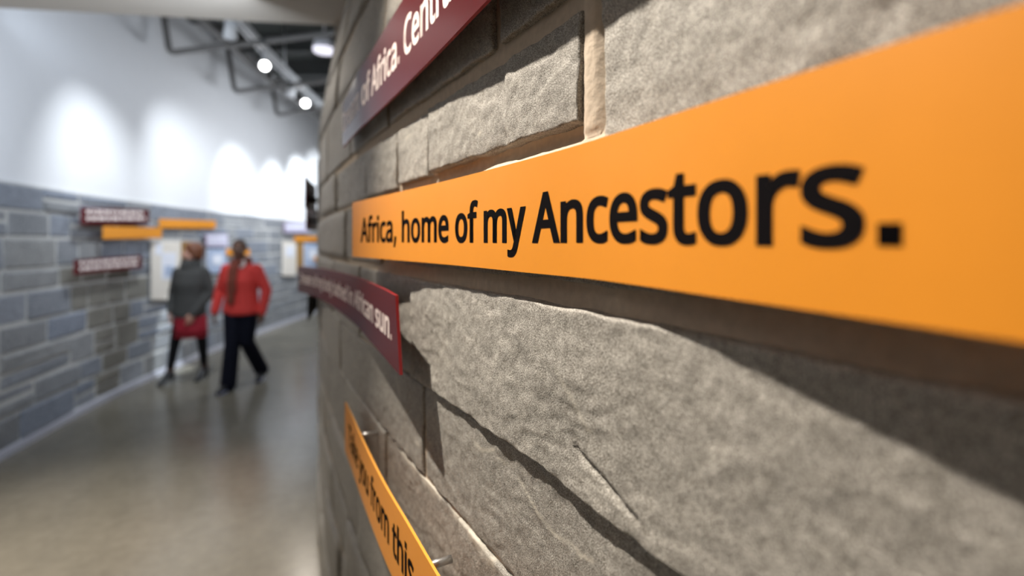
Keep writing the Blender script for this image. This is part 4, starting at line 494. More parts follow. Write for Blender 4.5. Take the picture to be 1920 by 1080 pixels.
class Sign:
    """a thin bent plate following plan points (x, y, z_top, z_bottom), from its far (left) end to its near end"""
    def __init__(self, name, label, group, pts, mat, edge, thick=.004, slant=(0, 0), n=60, wall=RW, side=1):
        P = np.array(pts, float); C = catmull(P, 16)
        S = np.r_[0, np.cumsum(np.linalg.norm(np.diff(C[:, :2], axis=0), axis=1))]
        self.C, self.S, self.len = C, S, float(S[-1])
        T = np.gradient(C[:, :2], S, axis=0); T /= np.linalg.norm(T, axis=1)[:, None]
        self.Nn = np.stack([T[:, 1], -T[:, 0]], 1) * side      # towards the corridor when running towards the viewer
        c = self.pt(self.len / 2, .5)
        self.root = empty(name, label, 'sign', tuple(c), group); self.off = c
        s = np.linspace(0, 1, n)[:, None] + np.zeros((1, 5)); f = np.linspace(0, 1, 5)[None, :] + np.zeros((n, 1))
        # slanted ends: lower corners pushed along the plate
        ss = s * self.len + (1 - s) * slant[0] * (1 - f) + s * slant[1] * (1 - f)
        A = self.pt(ss.ravel(), f.ravel(), thick / 2) - c; B = self.pt(ss.ravel(), f.ravel(), -thick / 2) - c
        me = np_mesh('plate', np.concatenate([A, B]), np.concatenate([grid_faces(n, 5), grid_faces(n, 5, len(A))[:, ::-1]]), True)
        bm = bmesh.new(); bm.from_mesh(me); bm.normal_update()
        n0 = Vector((*self.Nn[len(S)//2], 0))
        if list(bm.faces)[n].normal.dot(n0) < 0: bmesh.ops.reverse_faces(bm, faces=bm.faces)
        bm.to_mesh(me); bm.free()
        self.plate = link('plate', me, mat, self.root)
        idx = np.arange(n * 5).reshape(n, 5); ring = np.concatenate([idx[:, 0], idx[-1, 1:], idx[-2::-1, -1], idx[0, -2:0:-1]])
        kk = np.arange(len(ring)); m = len(ring)
        E = np.concatenate([A[ring], B[ring]]); Q = np.stack([kk, (kk + 1) % m, m + (kk + 1) % m, m + kk], 1)
        me = np_mesh('edge', E, Q, False); bm = bmesh.new(); bm.from_mesh(me); bmesh.ops.recalc_face_normals(bm, faces=bm.faces); bm.to_mesh(me); bm.free()
        link('cut_edge', me, edge, self.root)
        self.thick = thick; self.wall = wall
    def pt(self, s, f, d=0.0):
        """arc length s (beyond the ends: straight on), height fraction f (0 bottom, 1 top), offset d to the front"""
        s = np.asarray(s, float); f = np.asarray(f, float); sc = np.clip(s, 0, self.S[-1]); ex = (s - sc)
        g = lambda k: np.interp(sc, self.S, self.C[:, k])
        nx = np.interp(sc, self.S, self.Nn[:, 0]); ny = np.interp(sc, self.S, self.Nn[:, 1])
        tx, ty = -ny, nx      # along the plate
        if self.Nn is not None:
            t0 = (self.C[-1, :2] - self.C[0, :2]); sg = np.sign(tx * t0[0] + ty * t0[1]); tx, ty = tx * sg, ty * sg
        zt, zb = g(2), g(3)
        return np.stack([g(0) + nx * d + tx * ex, g(1) + ny * d + ty * ex, zb + (zt - zb) * f], -1)
    def s_at_u(self, u):
        uu = 960 + F * self.C[:, 0] / self.C[:, 1]; return float(np.interp(u, uu, self.S))
    def text(self, txt, S_of, base_f, cap_f, mat):
        surf = lambda s, f: self.pt(s, f, self.thick / 2 + .0004) - self.off
        return lettering(txt, S_of, base_f, cap_f, mat, self.root, surf)
    def pin(self, s, f, length, r=.006, mat=None):
        a = self.pt(s, f, -self.thick / 2); b = self.pt(s, f, -self.thick / 2 - length)
        cyl('standoff', a - self.off, b - self.off, r, mat or M['steel'], self.root)

def cyl(name, a, b, r, mat, parent=None, seg=12, r2=None):
    a = Vector(a); b = Vector(b); d = b - a
    bm = bmesh.new()
    bmesh.ops.create_cone(bm, cap_ends=True, segments=seg, radius1=r, radius2=r if r2 is None else r2, depth=d.length)
    bmesh.ops.transform(bm, verts=bm.verts, matrix=Matrix.Translation((a + b) / 2) @ d.to_track_quat('Z', 'Y').to_matrix().to_4x4())
    for f in bm.faces: f.smooth = len(f.verts) == 4
    me = bpy.data.meshes.new(name); bm.to_mesh(me); bm.free()
    return link(name, me, mat, parent)

def from_px(rows):
    """rows: (u, depth, v_top, v_bottom) measured on the photograph -> plan points"""
    return [((u - 960) * y / F, y, CZ - (vt - 455) * y / F, CZ - (vb - 455) * y / F) for u, y, vt, vb in rows]

# the long orange sign
s_main = Sign('wall_sign', 'long orange sign reading Africa, home of my Ancestors. at eye level', None,
              from_px([(662, 1.197, 380, 481), (830, .79, 341, 495), (1000, .562, 297, 512), (1120, .461, 262, 524), (1400, .3076, 171, 564), (1700, .2273, 76, 608), (1920, .191, 8, 641), (2350, .1475, -126, 705)]),
              M['orange'], M['orange_edge'], .004)
lay, wd = text_layout('Africa, home of my Ancestors.')
sa, sb = s_main.s_at_u(679), s_main.s_at_u(1697); x0, x1 = 10.0, wd - 55.0
s_main.text('Africa, home of my Ancestors.', lambda x: sa + (x - x0) / (x1 - x0) * (sb - sa), .276, .405, M['ink'])
for u in (700, 1010, 1500): s_main.pin(s_main.s_at_u(u), .75, .04)

# upper maroon sign
def by_z(rows, dz):  # (u, v_top, v_bot, height of bottom edge above the eye)
    return [((u - 960) * (d * F / (455 - vb)) / F, d * F / (455 - vb), CZ + (455 - vt) * (d * F / (455 - vb)) / F, CZ + d) for u, vt, vb, d in rows]
s_top = Sign('wall_sign', 'glossy maroon sign reading of Africa. Central, high up and cut off by the frame', None,
             by_z([(644, 196, 276, .283), (674, 133, 243, .286), (693, 105, 226, .289), (748, 16, 174, .290), (822, -105, 100, .294), (918, -258, 0, .297), (1080, -500, -165, .297), (1300, -800, -375, .297)], 0),
             M['maroon'], M['maroon_edge'], .005)
T2 = 'Dream of Africa. Central'
lay, wd = text_layout(T2); xo = lay[5][1] + 30; xc = lay[14][1] + 35; xp = lay[13][1]
so, sc_ = s_top.s_at_u(680), s_top.s_at_u(760); 
s_top.text(T2, lambda x: so + (x - xo) / (xc - xo) * (sc_ - so), .33, .40, M['print_pale'])
for u in (670, 800, 1000): s_top.pin(s_top.s_at_u(u), .6, .03)

# lower maroon sign that runs past the bend of the wall
s_low = Sign('wall_sign', 'curved maroon sign reading Dream of my body bathed in African sun., under the orange sign', None,
             from_px([(560, 2.52, 498, 546), (601, 2.05, 503, 560), (662, 1.40, 517, 602), (711, 1.035, 537, 656), (744, .876, 554, 694)]),
             M['maroon'], M['maroon_edge'], .0055, slant=(-.01, .036))
T3 = 'Dream of my body bathed in African sun.'
lay, wd = text_layout(T3); sa3, sb3 = s_low.len * .035, s_low.s_at_u(739)
s_low.text(T3, lambda x: sa3 + x / wd * (sb3 - sa3), .36, .36, M['print_pale'])
for f in (.3, .8): s_low.pin(s_low.len * f, .5, .05)

# lowest orange sign
s_bot = Sign('wall_sign', 'orange sign reading you from this, lowest on the near wall, seen at a steep angle', None,
             [((u - 960) * y / F, y, CZ - .437, CZ - .570) for u, y in ((648, 1.36), (660, 1.255), (682, 1.090), (719, .909), (767, .768), (819, .657), (900, .54), (1010, .44))],
             M['orange'], M['orange_edge'], .004)
T4 = 'Take you from this place'
lay, wd = text_layout(T4); xf = lay[7][1] + 10; xt = lay[11][1]
sf, st = s_bot.s_at_u(697), s_bot.s_at_u(738)
s_bot.text(T4, lambda x: sf + (x - xf) / (xt - xf) * (st - sf), .33, .42, M['ink'])
s_bot.pin(s_bot.s_at_u(668), .80, .055, .0055); s_bot.pin(s_bot.s_at_u(800), .88, .035, .0055)

# signs far along the near wall, seen edge on
def edge_sign(label, y0, y1, z0, z1, off, mat, edge, pins, slant=(0, 0)):
    sa_, sb_ = RW.s_at_y(y1), RW.s_at_y(y0); pts = []
    for t, s in zip(np.linspace(-1, 1, 5), np.linspace(sa_, sb_, 5)):
        p = RW.at(s, 0, off + .022 * t); pts.append((p[0], p[1], z1, z0))
    sg = Sign('wall_sign', label, None, pts, mat, edge, .006, slant, 24)
    for f, h in pins: sg.pin(sg.len * f, h, off - .005, .011, M['black'])  # standoffs coloured black: their backlit shade is put into the material
    return sg
edge_sign('dark maroon sign jutting out edge-on at the bend of the near stone wall', 2.7, 3.2, 1.85, 2.02, .050, M['maroon'], M['maroon_edge'], [(.4, .35), (.75, .35)], (.0, .0))
edge_sign('dark sign edge-on at the bend, lower and behind the maroon edge-on sign', 3.25, 3.7, 1.745, 1.90, .064, M['maroon'], M['maroon_edge'], [(.5, .42), (.8, .42)])
edge_sign('dark sign edge-on below the far end of the curved maroon sign', 2.6, 3.1, 1.255, 1.385, .035, M['steel_dark'], M['black'], [(.5, .5)])

# ------------------------------------------------------------------ things on the left wall
def lw_s(u, off=0.0):
    O = LW.C + LW.N * off
    f = O[:, 0] - (u - 960) / F * O[:, 1]
    for i in range(len(f) - 1):
        if LW.C[i, 1] > .5 and f[i] * f[i+1] <= 0:
            t = f[i] / (f[i] - f[i+1]); return float(LW.S[i] + t * (LW.S[i+1] - LW.S[i])), float(O[i, 1] + t * (O[i+1, 1] - O[i, 1]))
def lw_sign(name, label, cat, u0, u1, v0, v1, mat, edge, off=.05, thick=.005, lines=0, ink=None, group=None, slant=(0, 0), pins=True, v0b=None, v1b=None):
    (s0, y0), (s1, y1) = lw_s(u0, off), lw_s(u1, off); pts = []
    v0b = v0 if v0b is None else v0b; v1b = v1 if v1b is None else v1b
    za0, zb0 = CZ - (v0 - 455) * y0 / F, CZ - (v1 - 455) * y0 / F
    za1, zb1 = CZ - (v0b - 455) * y1 / F, CZ - (v1b - 455) * y1 / F
    for t in np.linspace(0, 1, 4):
        p = LW.at(s0 + t * (s1 - s0), 0, off); pts.append((p[0], p[1], za0 + t * (za1 - za0), zb0 + t * (zb1 - zb0)))
    sg = Sign(name, label, group, pts, mat, edge, thick, slant, 12); sg.root['category'] = cat
    if lines:   # rows of print too small to read: one dash for each word
        r = random.Random(int(u0 * 7)); V = []; Q = []
        for k in range(lines):
            f0 = 1 - (k + 1) / (lines + .6) + .02; hh = .55 / (lines + .6); s = sg.len * .06
            while s < sg.len * .9:
                L = min(r.uniform(.05, .16) * (1 if lines < 4 else .6), sg.len * .94 - s)
                b = sum(len(q) for q in V)
                V.append(sg.pt(np.array([s, s + L, s + L, s]), np.array([f0, f0, f0 + hh, f0 + hh]), thick / 2 + .001) - sg.off); Q.append([b, b+1, b+2, b+3]); s += L + .018
        tag(link('print_rows', np_mesh('print_rows', np.concatenate(V), np.array(Q), False), ink, sg.root), kind='stuff')
    if pins:
        for t in (.2, .8): sg.pin(sg.len * t, .5, off - .03, .007)
    return sg
def patch(sg, s0, s1, f0, f1, mat, name='picture', d=.004):
    """a mounted print on a panel, a few millimetres thick"""
    t = sg.thick / 2
    V = []
    for dd in (t + .0005, t + d): V.append(sg.pt(np.array([s0, s1, s1, s0]) * sg.len, np.array([f0, f0, f1, f1]), dd) - sg.off)
    me = np_mesh(name, np.concatenate(V), np.array([[4,5,6,7],[0,1,5,4],[1,2,6,5],[2,3,7,6],[3,0,4,7]]), False)
    link(name, me, mat, sg.root)
lw_sign('wall_sign', 'maroon two-line sign at the top left of the far stone wall', 'sign', 152, 279, 388, 421, M['maroon'], M['maroon_edge'], .10, .006, 2, M['print_pale'], v0b=393, v1b=419)
lw_sign('wall_sign', 'short orange sign just under the upper maroon sign on the far stone wall', 'sign', 193, 303, 424, 448, M['orange'], M['orange_edge'], .10, .006, 0, v0b=427, v1b=446)
lw_sign('wall_sign', 'orange sign above the cream panel on the far stone wall', 'sign', 299, 404, 410, 427, M['orange'], M['orange_edge'], .06, .006, 0, v0b=414, v1b=428)
lw_sign('wall_sign', 'maroon two-line sign hung lower on the far stone wall, above the brown patch of stones', 'sign', 139, 266, 487, 516, M['maroon'], M['maroon_edge'], .10, .006, 2, M['print_pale'], v0b=478, v1b=503)
pa = lw_sign('info_panel', 'cream text panel on the wall beside the woman in grey', 'panel', 284, 338, 452, 562, M['cream'], M['cream'], .04, .02, 0, None, pins=False)
patch(pa, .10, .32, .76, .96, M['paper']); patch(pa, .30, .80, .34, .80, M['paper']); patch(pa, .40, .70, .40, .58, M['pale_blue'], 'printed_map', .008)
lw_sign('wood_panel', 'narrow brown wooden board on the wall behind the head of the woman in grey', 'panel', 341, 360, 453, 512, M['wood'], M['wood'], .04, .025, 0, None, pins=False)
lw_sign('wall_sign', 'pale lilac sign on the wall between the two women', 'sign', 386, 427, 439, 462, M['lilac'], M['maroon_edge'], .06, .006, 2, M['paper'])
pb = lw_sign('info_panel', 'small blue picture panel on the wall under the lilac sign', 'panel', 388, 424, 466, 512, M['pale_blue'], M['paper'], .04, .02, 0, None, pins=False)
patch(pb, .25, .75, .35, .75, M['paper'])
lw_sign('wall_sign', 'small orange sign on the wall behind the head of the woman in red', 'sign', 424, 468, 467, 478, M['orange'], M['orange_edge'], .06, .006, 0)
lw_sign('wall_sign', 'pale lilac sign high on the stone wall at the far bend', 'sign', 533, 579, 417, 436, M['lilac'], M['maroon_edge'], .06, .006, 1, M['paper'])
pc = lw_sign('info_panel', 'cream text panel on the wall at the far bend', 'panel', 530, 555, 452, 517, M['cream'], M['cream'], .04, .02, 0, None, pins=False)
patch(pc, .2, .8, .55, .85, M['paper'])
lw_sign('wood_panel', 'narrow brown wooden board at the far bend, next to the cream panel', 'panel', 557, 568, 449, 508, M['wood'], M['wood'], .04, .025, 0, None, pins=False)
pd = lw_sign('info_panel', 'pale blue picture panel at the far bend, right of the brown board', 'panel', 570, 603, 456, 500, M['pale_blue'], M['paper'], .04, .02, 0, None, pins=False)
patch(pd, .25, .75, .3, .75, M['paper'])
lw_sign('wall_sign', 'orange sign over the brown board at the far bend', 'sign', 552, 603, 443, 452, M['orange'], M['orange_edge'], .07, .006, 0)
lw_sign('wall_sign', 'tiny orange sign under the pale blue panel at the far bend', 'sign', 590, 606, 481, 490, M['orange'], M['orange_edge'], .07, .006, 0)

# ------------------------------------------------------------------ pipes, track, lamps, beams
def tube_into(bm, pts, radii, seg=12, closed_ends=True, ref=None):
    """elliptic rings along a path: radii are r or (r_side, r_front)"""
    pts = [Vector(p) for p in pts]; rings = []
    for i, p in enumerate(pts):
        t = (pts[min(i+1, len(pts)-1)] - pts[max(i-1, 0)]).normalized()
        a = Vector(ref) if ref is not None else (Vector((1, 0, 0)) if abs(t.x) < .8 else Vector((0, 1, 0)))
        a = (a - t * a.dot(t)).normalized(); b = t.cross(a)
        r = radii[i] if isinstance(radii, (list, tuple)) else radii
        ra, rb = r if isinstance(r, (list, tuple)) else (r, r)
        rings.append([bm.verts.new(p + a * ra * math.cos(2*math.pi*k/seg) + b * rb * math.sin(2*math.pi*k/seg)) for k in range(seg)])
    for A, B in zip(rings[:-1], rings[1:]):
        for k in range(seg): bm.faces.new((A[k], A[(k+1) % seg], B[(k+1) % seg], B[k]))
    if closed_ends: bm.faces.new(rings[0][::-1]); bm.faces.new(rings[-1])
    return rings
def bm_obj(name, bm, mat, parent=None, smooth=True):
    bmesh.ops.recalc_face_normals(bm, faces=bm.faces)
    for f in bm.faces: f.smooth = smooth
    me = bpy.data.meshes.new(name); bm.to_mesh(me); bm.free()
    return link(name, me, mat, parent)

for (u, v, y, u2, v2, y2), lab in (((318, 99, 6.13, 660, 66, 5.5), 'bent grey pipe crossing above the corridor, nearest of the three'),
                       ((440, 172, 7.7, 640, 150, 7.1), 'bent grey pipe crossing above the corridor, middle of the three'),
                       ((519, 216, 9.15, 640, 200, 8.5), 'bent grey pipe crossing above the corridor, farthest of the three')):
    P = Vector(((u - 960) * y / F, y, CZ + (455 - v) * y / F)); Q = Vector(((u2 - 960) * y2 / F, y2, P.z))
    top = Vector((P.x - .16, P.y + .0, 4.99)); pts = [top]
    d1 = (top - P).normalized(); d2 = (Q - P).normalized(); r = .09
    for t in np.linspace(0, 1, 7): pts.append((P + d1 * r) * (1-t)**2 + P * 2*t*(1-t) + (P + d2 * r) * t*t)
    Q = P + d2 * min(1.0, 1e9) * (Q - P).length; pts.append(Q); pts += [Q + d2 * .09 + Vector((0, 0, .06)), Vector((Q.x + d2.x * .1, Q.y + d2.y * .1, 4.99))]
    root = empty('bent_pipe', lab, 'pipe', tuple(top))
    bm = bmesh.new(); tube_into(bm, [p - top for p in pts], .036, 12); bm_obj('pipe', bm, M['pipe'], root)
    for p in (pts[0], pts[-1]):
        cyl('flange', p - top + Vector((0, 0, -.015)), p - top + Vector((0, 0, .008)), .075, M['pipe'], root)
    mid = P * .45 + Q * .55
    cyl('clamp', mid - top - d2 * .03, mid - top + d2 * .03, .046, M['steel_dark'], root)

TP = Plan([(-2.45, 2.4), (-2.85, 4.1), (-3.14, 5.62), (-3.37, 7.2), (-3.56, 9.26), (-3.64, 11), (-3.6, 13), (-3.4, 15)], -1)
track = empty('lighting_track', 'long white lighting track curving along under the dark ceiling', 'track', (-3.3, 7, TRACK_Z))
def strip_local(name, plan, y0, y1, z0, z1, d0, d1, mat, parent):
    o = wall_strip(name, plan, plan.s_at_y(y0), plan.s_at_y(y1), z0, z1, d0, d1, mat)
    o.data.transform(Matrix.Translation(-parent.location)); o.parent = parent; return o
strip_local('rail', TP, 2.5, 14.5, TRACK_Z - .02, TRACK_Z + .07, -.05, .05, M['track'], track)
strip_local('busbar_slot', TP, 2.5, 14.5, TRACK_Z - .026, TRACK_Z - .021, -.014, .014, M['black'], track)
for y in (5.2, 7.4, 9.8, 12.4):
    p = TP.at(TP.s_at_y(y), 0, 0); cyl('hanger_rod', Vector((p[0], p[1], TRACK_Z + .07)) - track.location, Vector((p[0], p[1], 5.0)) - track.location, .01, M['steel'], track, 8)
tr2 = empty('lighting_track', 'slim grey second track behind the white lighting track', 'track', (-3.9, 7.5, 4.3))
TP2 = Plan([(x - .42, y) for x, y in ((-3.08, 5.2), (-3.2, 6.2), (-3.37, 7.4), (-3.50, 9.0), (-3.58, 11))], -1)
strip_local('rail', TP2, 5.3, 10.6, 4.20, 4.24, -.025, .025, M['pipe'], tr2)
for y in (5.6, 8.0, 10.3):
    p = TP2.at(TP2.s_at_y(y), 0, 0); cyl('hanger_rod', Vector((p[0], p[1], 4.24)) - tr2.location, Vector((p[0], p[1], 5.0)) - tr2.location, .008, M['steel'], tr2, 8)

def spot_head(y, target, label, lit, group, watts=260):
    p = TP.at(TP.s_at_y(y), 0, 0); base = Vector((p[0], p[1], TRACK_Z - .027))
    root = empty('track_spotlight', label, 'spotlight', tuple(base), group)
    cyl('adapter', Vector((0, 0, .0)), Vector((0, 0, -.05)), .03, M['track'], root)
    c = Vector((0, 0, -.15)); d = (Vector(target) - (base + c)).normalized()
    cyl('yoke', Vector((0, 0, -.05)), c + Vector((0, 0, .03)), .014, M['track'], root, 8)
    a, b = c - d * .09, c + d * .09
    bm = bmesh.new(); q = [a - d*.015, a, a + d * .06, c + d * .03, b - d * .006, b]; rr = [.03, .052, .06, .066, .075, .072]
    tube_into(bm, q, rr, 20); bm_obj('housing', bm, M['track'], root)
    for k in range(3): cyl('cooling_fin', a + d * (.0 + .018 * k), a + d * (.006 + .018 * k), .068, M['track'], root, 20)
    if y > 4: spot('track_spot', base + b + d * .016, Vector(target), watts if not lit else 80, 70 if not lit else 44, 1.0, COOL if not lit else WARM, .05)
    cyl('lens', b - d * .002, b + d * .004, .052, M['lamp'] if lit else M['paper'], root, 20)
HEADS = [(3.3, (-3.8, 3.2, 2.6), 0), (4.75, (-4.25, 5.3, 1.7), 0), (5.5, (-4.55, 7.5, 1.9), 0), (6.6, (-.9, 2.2, 1.9), 1), (7.7, (-4.6, 8.7, 1.9), 0), (8.38, (-1.2, 3.0, 1.9), 1), (9.5, (-4.65, 9.9, 2.0), 0), (10.4, (-4.65, 11.0, 2.7), 0)]
LABH = ['white track spotlight hidden nearest the lowered ceiling, aimed at the wall', 'second white track spotlight aimed at the pale wall near the lowered ceiling', 'white track spotlight by the edge of the lowered ceiling, aimed at the wall',
        'glowing track spotlight facing down the corridor, the nearer of the two', 'white track spotlight between the two glowing ones', 'glowing track spotlight facing down the corridor, the farther of the two', 'white track spotlight just beyond the farther glowing one', 'white track spotlight at the far end of the lighting track']
for (y, t, lit), lab in zip(HEADS, LABH): spot_head(y, t, lab, lit, 'spotlights on the lighting track')

dx, dy, dz = (608 - 960) * 6.4 / F, 6.4, CZ + (455 - 93) * 6.4 / F
dome = empty('pendant_lamp', 'white dome pendant lamp under the dark ceiling by the near stone wall', 'lamp', (dx, dy, dz))
bm = bmesh.new(); prof = [(.02, .17), (.05, .165), (.09, .14), (.125, .09), (.14, .03), (.142, .0), (.136, .002), (.12, .085), (.08, .13), (.03, .15)]
rings = [[bm.verts.new((r * math.cos(2*math.pi*k/28), r * math.sin(2*math.pi*k/28), z)) for k in range(28)] for r, z in prof]
for A, B in zip(rings[:-1], rings[1:]):
    for k in range(28): bm.faces.new((A[k], A[(k+1) % 28], B[(k+1) % 28], B[k]))
bm_obj('dome', bm, M['dome'], dome)
cyl('diffuser', (0, 0, -.03), (0, 0, .02), .132, emit('lamp_soft', (.9, .88, 1.0), 1.0), dome, 28, .138)
cyl('stem', (0, 0, .15), (0, 0, 5.0 - dz), .012, M['steel'], dome, 10)
cyl('canopy', (0, 0, 5.0 - dz - .03), (0, 0, 5.0 - dz), .06, M['steel'], dome, 16)

for i, y in enumerate(np.arange(4.6, 15, 1.15)):
    bm = bmesh.new()
    def bar(x0, x1, y0, y1, z0, z1):
        r = bmesh.ops.create_cube(bm, size=1); bmesh.ops.transform(bm, verts=r['verts'], matrix=Matrix.Translation(((x0+x1)/2, (y0+y1)/2, (z0+z1)/2)) @ Matrix.Diagonal((x1-x0, y1-y0, z1-z0, 1)))
    bar(-4.35 if y < 6 else -4.5, 3.8, y - .07, y + .07, 4.74, 4.76); bar(-4.35 if y < 6 else -4.5, 3.8, y - .012, y + .012, 4.76, 4.98); bar(-4.35 if y < 6 else -4.5, 3.8, y - .07, y + .07, 4.98, 4.999)
    tag(bm_obj('ceiling_beam', bm, M['steel_dark'], None, False), kind='structure')
bm = bmesh.new(); tube_into(bm, [(-1.2, 4.3, 4.5), (-1.15, 9, 4.5), (-.9, 14, 4.5)], .16, 20)
tag(bm_obj('air_duct', bm, M['steel_dark']), 'dark round air duct running under the ceiling beams', 'duct')
# pale upright at the edge of the lowered ceiling
bm = bmesh.new(); r = bmesh.ops.create_cube(bm, size=1)
bmesh.ops.transform(bm, verts=r['verts'], matrix=Matrix.Translation((-1.335, 3.93, 3.2)) @ Matrix.Diagonal((.10, .10, .41, 1)))
tag(bm_obj('trim_1', bm, M['soffit'], None, False), kind='structure')

# ------------------------------------------------------------------ people
SKIN1 = simple('skin_light', (.62, .34, .25), .5, 0, .03, 40); SKIN2 = simple('skin_brown', (.14, .060, .032), .5, 0, .03, 40)
HAIR1 = simple('hair_auburn', (.16, .055, .022), .5, 0, .25, 120, .6); HAIR2 = simple('hair_dark', (.045, .022, .014), .6, 0, .25, 160, .6)
KNIT = simple('knit_charcoal', (.055, .055, .052), .9, 0, .2, 150, .6); SKIRT = simple('skirt_red', (.33, .008, .022), .7, 0, .06, 120, .2)
TIGHTS = simple('tights_black', (.006, .006, .007), .75, 0, .1, 120, spec=.2); RED = simple('knit_red', (.62, .042, .032), .8, 0, .06, 130, .4)
TROUS = simple('trousers_navy', (.0045, .005, .011), .85, 0, .1, 120, spec=.15); SCARF = simple('scarf_brown', (.17, .035, .018), .85, 0, .2, 110, .4)
SHOE = simple('shoe_black', (.012, .012, .014), .35, 0, .05, 60); COLLAR = simple('collar_pale', (.60, .50, .46), .8, 0, .05, 80)
EYEW = simple('eye_white', (.7, .68, .65), .3); EYED = simple('eye_dark', (.02, .012, .01), .2); LIP = simple('lip', (.36, .10, .09), .45)
SOLE = simple('shoe_sole_pale', (.45, .50, .80), .5, 0, .03, 40)

def remeshed(name, bm, voxel, mat, parent, smooth=4):
    bmesh.ops.recalc_face_normals(bm, faces=bm.faces)
    me = bpy.data.meshes.new(name); bm.to_mesh(me); bm.free()
    o = bpy.data.objects.new(name, me); COL.objects.link(o)
    m = o.modifiers.new('r', 'REMESH'); m.mode = 'VOXEL'; m.voxel_size = voxel; m.use_smooth_shade = True
    if smooth: k = o.modifiers.new('s', 'SMOOTH'); k.factor = .5; k.iterations = smooth
    dg = bpy.context.evaluated_depsgraph_get(); e = o.evaluated_get(dg)
    nm = bpy.data.meshes.new_from_object(e, depsgraph=dg); o.modifiers.clear(); o.data = nm; nm.name = name; bpy.data.meshes.remove(me)
    nm.materials.clear(); nm.materials.append(mat); o.parent = parent
    nm.polygons.foreach_set('use_smooth', np.ones(len(nm.polygons), bool))
    return o
def ell(bm, c, r, rot=None, sub=3):
    q = bmesh.ops.create_icosphere(bm, subdivisions=sub, radius=1)
    m = Matrix.Translation(c) @ (rot.to_4x4() if rot is not None else Matrix.Identity(4)) @ Matrix.Diagonal((*r, 1))
    bmesh.ops.transform(bm, verts=q['verts'], matrix=m); return q['verts']
def lerp(a, b, t): return Vector(a) * (1 - t) + Vector(b) * t
def limb(bm, joints, radii, seg=14, n=5):
    P = []; R = []
    for (a, b), (ra, rb) in zip(zip(joints[:-1], joints[1:]), zip(radii[:-1], radii[1:])):
        for t in np.linspace(0, 1, n, endpoint=False): P.append(lerp(a, b, t)); R.append(ra + (rb - ra) * t)
    P.append(Vector(joints[-1])); R.append(radii[-1])
    tube_into(bm, P, R, seg)
    for j, r in zip(joints, radii): ell(bm, j, (r, r, r), None, 2)
def hand(bm, wrist, d, out, thumb_dir):
    """palm, four unequal curled fingers and a thumb from the side of the palm. d down the hand, out = back of the hand"""
    d = Vector(d).normalized(); out = (Vector(out) - d * Vector(out).dot(d)).normalized(); side = Vector(thumb_dir); side = (side - d * side.dot(d) - out * side.dot(out)).normalized()
    w = Vector(wrist); pc = w + d * .048
    rot = Matrix((side, out, d)).transposed()
    ell(bm, pc, (.040, .016, .052), rot, 3); tube_into(bm, [w - d * .03, w + d * .02], [(.026, .021), (.028, .019)], 10)
    for k, (o, L) in enumerate(((.028, .066), (.010, .074), (-.009, .070), (-.026, .054))):
        b = pc + d * (.040 - .003 * k) + side * o; p = [b - d * .02, b]; dd = d.copy()
        for seg_, c in ((.45, .22), (.32, .40), (.23, .35)):
            dd = (dd - out * c).normalized(); p.append(p[-1] + dd * L * seg_)
        tube_into(bm, p, [.0095, .0092, .0085, .0078, .0065], 8)
        ell(bm, p[-1], (.0065,) * 3, None, 1)
    b = w + d * .022 + side * .026; t1 = b + (side * .75 + d * .8 - out * .2).normalized() * .036; t2 = t1 + (side * .25 + d - out * .35).normalized() * .030
    tube_into(bm, [b - side * .012, b, t1, t2], [.012, .0125, .010, .008], 8); ell(bm, t2, (.008,) * 3, None, 1)
def head(bm, c, yaw, pitch, s=1.0):
    """skull, jaw, brow, nose, chin and ears as one surface; the face looks along -Y before turning"""
    R = Matrix.Rotation(yaw, 3, 'Z') @ Matrix.Rotation(pitch, 3, 'X'); T = lambda p: Vector(c) + R @ (Vector(p) * s)
    ell(bm, T((0, .012, .022)), (.074 * s, .092 * s, .090 * s), R); ell(bm, T((0, -.022, -.042)), (.058 * s, .066 * s, .072 * s), R)
    ell(bm, T((0, -.072, -.092)), (.022 * s, .018 * s, .018 * s), R); ell(bm, T((0, -.074, .020)), (.052 * s, .018 * s, .012 * s), R)
    tube_into(bm, [T((0, -.080, .014)), T((0, -.094, -.008)), T((0, -.108, -.030)), T((0, -.088, -.042))], [.008 * s, .010 * s, .014 * s, .010 * s], 10)
    for q in (-1, 1):
        ell(bm, T((q * .040, -.062, -.028)), (.020 * s, .018 * s, .018 * s), R)
        ell(bm, T((q * .074, .012, -.005)), (.009 * s, .020 * s, .032 * s), R)
    return T, R
def face_parts(root, T, R, s, lipm):
    for q in (-1, 1):
        bm = bmesh.new(); ell(bm, T((q * .031, -.080, .002)), (.013 * s, .009 * s, .0075 * s), R, 2); e = bm_obj('eye', bm, EYEW, root)
        bm = bmesh.new(); ell(bm, T((q * .031, -.0885, .002)), (.006 * s, .003 * s, .006 * s), R, 2); bm_obj('iris', bm, EYED, e)
    bm = bmesh.new(); ell(bm, T((0, -.088, -.061)), (.023 * s, .009 * s, .005 * s), R, 2); ell(bm, T((0, -.087, -.069)), (.020 * s, .009 * s, .006 * s), R, 2)
    bm_obj('lips', bm, lipm, root)
